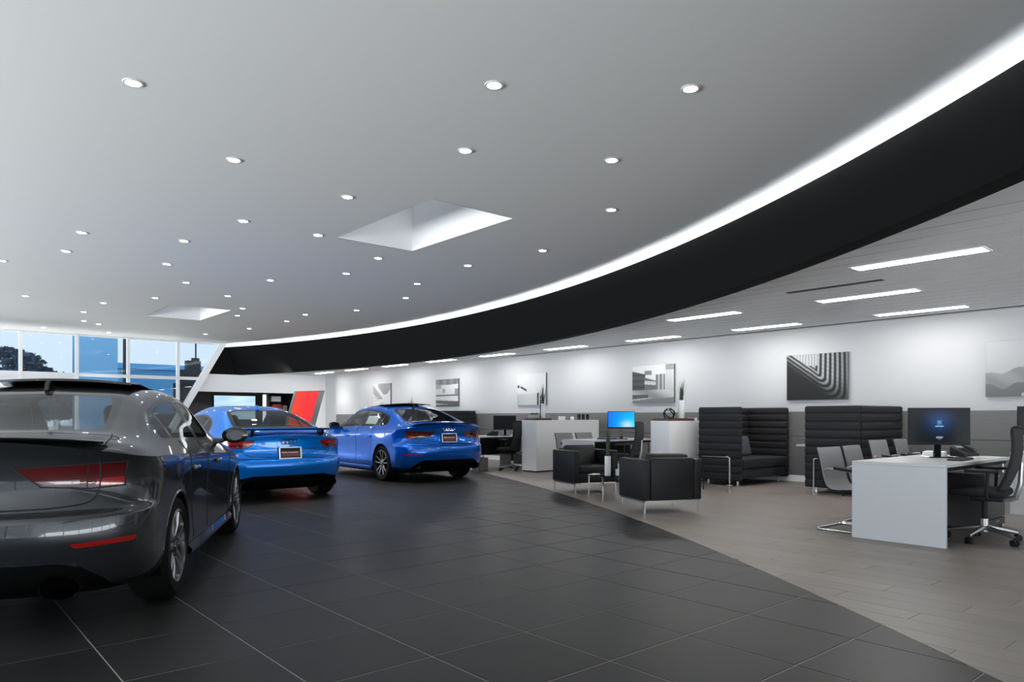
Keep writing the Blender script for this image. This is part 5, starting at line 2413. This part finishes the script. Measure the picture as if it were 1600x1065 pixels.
# display shelf with boxes at the far end
t = thing('display_shelf', 'tall black display shelf at the far end', 'shelf', (11.0, 26.6, 0))
q = MB()
q.bx(-.42, -.39, -.2, .2, 0, 2.1).bx(.39, .42, -.2, .2, 0, 2.1).bx(-.39, .39, .17, .2, 0, 2.1)
q.build('frame', M_plastic, t, smooth=False)
for z in (.4, .9, 1.32, 1.72, 2.06):
    q = MB()
    q.bx(-.39, .39, -.19, .17, z, z + .03)
    q.build('shelf_board', M_plastic, t, smooth=False)
for (x, z, w, h, m_, nm, lab) in ((10.93, 1.35, .34, .30, mat('box_red', (.35, .03, .02), .5), 'product_box', 'red product box on the display shelf'),
                                 (10.90, 1.75, .36, .20, M_paper, 'product_box', 'white product box above the red one on the display shelf'),
                                 (11.25, 1.35, .16, .26, mat('box_tan', (.30, .24, .15), .6), 'product_box', 'tan product box beside the red one on the display shelf')):
    q = MB()
    q.bx(-w / 2, w / 2, -.10, .10, 0, h, .004, 1)
    c = q.build(nm, m_)
    c.location = (x, 26.55, z)
    tag(c, lab, 'box')
t = thing('light_column', 'slim white upright light column at the far end', 'lamp', (10.38, 26.3, 0))
q = MB()
q.bx(-.05, .05, -.05, .05, .03, 2.0, .006, 1)
q.build('column', emis('column_glow', (1, .95, .85), 1.0), t)
q = MB()
q.bx(-.10, .10, -.10, .10, 0, .03)
q.build('foot', M_alu, t, smooth=False)
for (x, y, z, e) in ((9.6, 26.3, 2.17, 70), (11.4, 23.6, 2.70, 120), (9.6, 22.4, 2.60, 110)):  # spots without fixtures, added to brighten the far end and its fascia
    d = bpy.data.lights.new('far_end_fill', 'SPOT')
    d.energy = e
    d.spot_size = R(130)
    d.spot_blend = .8
    d.shadow_soft_size = .1
    o = bpy.data.objects.new('far_end_fill', d)
    COL.objects.link(o)
    o.location = (x, y, z)
    if y < 23:
        o.rotation_euler = (R(72), 0, 0)

# ================================================================== outside the end windows
m = MB()
m.bx(-40, 60, YW + .6, 120, -.35, -.15)
struct(m.build('ground_outside', mat('asphalt', (.20, .20, .205), .8, noise=.2, nscale=1.0), smooth=False))


def tree(label, loc, h, cr, seed):
    random.seed(seed)
    t = thing('tree', label, 'tree', loc, 0)
    q = MB()
    q.tube(bez([(0, 0, 0), (.1, 0, h * .35), (0, .1, h * .7)], 4), [.22, .2, .19, .18, .16, .15, .13, .1, .08], n=7)
    q.build('trunk', mat('bark', (.06, .045, .035), .9), t)
    V, F_ = [], []
    for k in range(3200):
        a = random.random() * 2 * PI
        z = random.uniform(-1, 1)
        rr = math.sqrt(1 - z * z) * (.55 + .45 * random.random() ** .5)
        lump = 1 + .25 * math.sin(3 * a + seed) * math.cos(4 * z)
        c = Vector((cr * rr * math.cos(a) * lump, cr * rr * math.sin(a) * lump, h * .70 + h * .36 * z * (.8 + .2 * lump)))
        s = .09 + .11 * random.random()
        u = Vector((random.uniform(-1, 1), random.uniform(-1, 1), random.uniform(-1, 1))).normalized()
        v = u.orthogonal().normalized()
        b0 = len(V)
        V += [tuple(c + u * s), tuple(c + v * s), tuple(c - u * s), tuple(c - v * s)]
        F_.append((b0, b0 + 1, b0 + 2, b0 + 3))
    me = bpy.data.meshes.new('foliage')
    me.from_pydata(V, [], F_)
    o = link('foliage', me, mat('tree_leaves', (.012, .045, .085), .7), t)
    o['kind'] = 'stuff'
    return t


tree('dark tree at the left edge seen through the end windows', (3.7, 42, -.15), 4.3, 2.2, 1)
tree('lower dark tree right of the first, through the end windows', (6.6, 47, -.15), 3.5, 1.9, 2)
tree('small far tree line shrub behind the white mullion', (9.3, 49, -.15), 3.3, 1.4, 5)


def building(label, x0, x1, y0, y1, h, col, rows, cols, ww=1.2, wh=1.1, nm='building'):
    t = thing(nm, label, 'building', ((x0 + x1) / 2, y0, -.15))
    w = (x1 - x0) / 2
    q = MB()
    q.bx(-w, w, 0, y1 - y0, 0, h)
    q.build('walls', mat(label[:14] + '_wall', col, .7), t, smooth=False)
    q = MB()
    q.bx(-w - .15, w + .15, -.15, y1 - y0 + .15, h, h + .35)
    q.build('parapet', mat(label[:14] + '_cap', tuple(min(1, c * 1.25) for c in col), .7), t, smooth=False)
    for r in range(rows):
        for c in range(cols):
            x = -w + (c + .5) * 2 * w / cols
            z = 1.2 + r * 2.6
            q = MB()
            q.bx(x - ww / 2, x + ww / 2, -.04, .02, z, z + wh)
            q.build('window', mat('far_window', (.03, .04, .05), .15), t, smooth=False)
    return t


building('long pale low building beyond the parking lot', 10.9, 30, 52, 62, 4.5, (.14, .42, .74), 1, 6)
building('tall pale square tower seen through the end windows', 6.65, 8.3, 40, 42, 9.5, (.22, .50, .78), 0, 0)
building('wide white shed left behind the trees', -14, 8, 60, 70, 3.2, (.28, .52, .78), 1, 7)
t = thing('utility_pole', 'dark utility pole seen through the end windows', 'pole', (7.67, 35.6, -.15))
q = MB()
q.cyl((0, 0, 0), (0, 0, 9), .085, .07, n=14)
q.build('post', mat('pole_dark', (.02, .022, .026), .7), t)
q = MB()
q.bx(-.5, .5, -.05, .05, 6.2, 6.35)
q.build('crossarm', mat('pole_dark', (.02, .022, .026), .7), t, smooth=False)
t = thing('sign_tower', 'dark stepped sign tower near the slanted window frame', 'sign', (11.44, 38.5, -.15))
for k in range(4):
    q = MB()
    q.bx(-.34, .34, -.2, .2, 1.0 + k * .85, 1.65 + k * .85)
    q.build('sign_board', mat('tower_dark', (.03, .032, .036), .6), t, smooth=False)
q = MB()
q.bx(-.05, .30, -.1, .1, 0, 4.35)
q.build('tower_frame', mat('tower_dark', (.03, .032, .036), .6), t, smooth=False)
q = MB()
q.cyl((.15, 0, 4.3), (.15, 0, 5.3), .04)
q.build('mast', mat('tower_dark', (.03, .032, .036), .6), t)


def parked_car(label, loc, rz, col):
    t = thing('parked_car', label, 'car', loc, rz, 'cars parked outside')
    pm = mat(label[:12] + '_paint', col, .3, coat=1)
    q = MB()
    q.prism([(-2.2, .3), (2.2, .3), (2.2, .75), (1.9, .9), (1.0, .98), (.5, 1.42), (-1.0, 1.48), (-1.9, 1.0), (-2.2, .9)], 'Y', -.85, .85)
    bmesh.ops.bevel(q.bm, geom=q.bm.edges[:], offset=.08, segments=2, affect='EDGES')
    q.build('body', pm, t)
    q = MB()
    q.prism([(.92, 1.0), (.46, 1.36), (-.95, 1.40), (-1.6, 1.02)], 'Y', -.86, .86)
    q.build('windows', M_gloss, t, smooth=False)
    for x in (-1.35, 1.35):
        for y in (-.78, .78):
            q = MB()
            q.lathe([(.0001, -.1), (.30, -.1), (.33, -.07), (.33, .07), (.30, .1), (.0001, .1)], c=(x, y, .33), axis='Y', n=20)
            q.build('wheel', M_rubber, t)
    return t


parked_car('blue car parked outside the end windows', (8.6, 31.5, -.15), R(12), (.02, .05, .12))
parked_car('dark car parked outside behind the slanted frame', (13.9, 34.0, -.15), R(8), (.02, .03, .06))
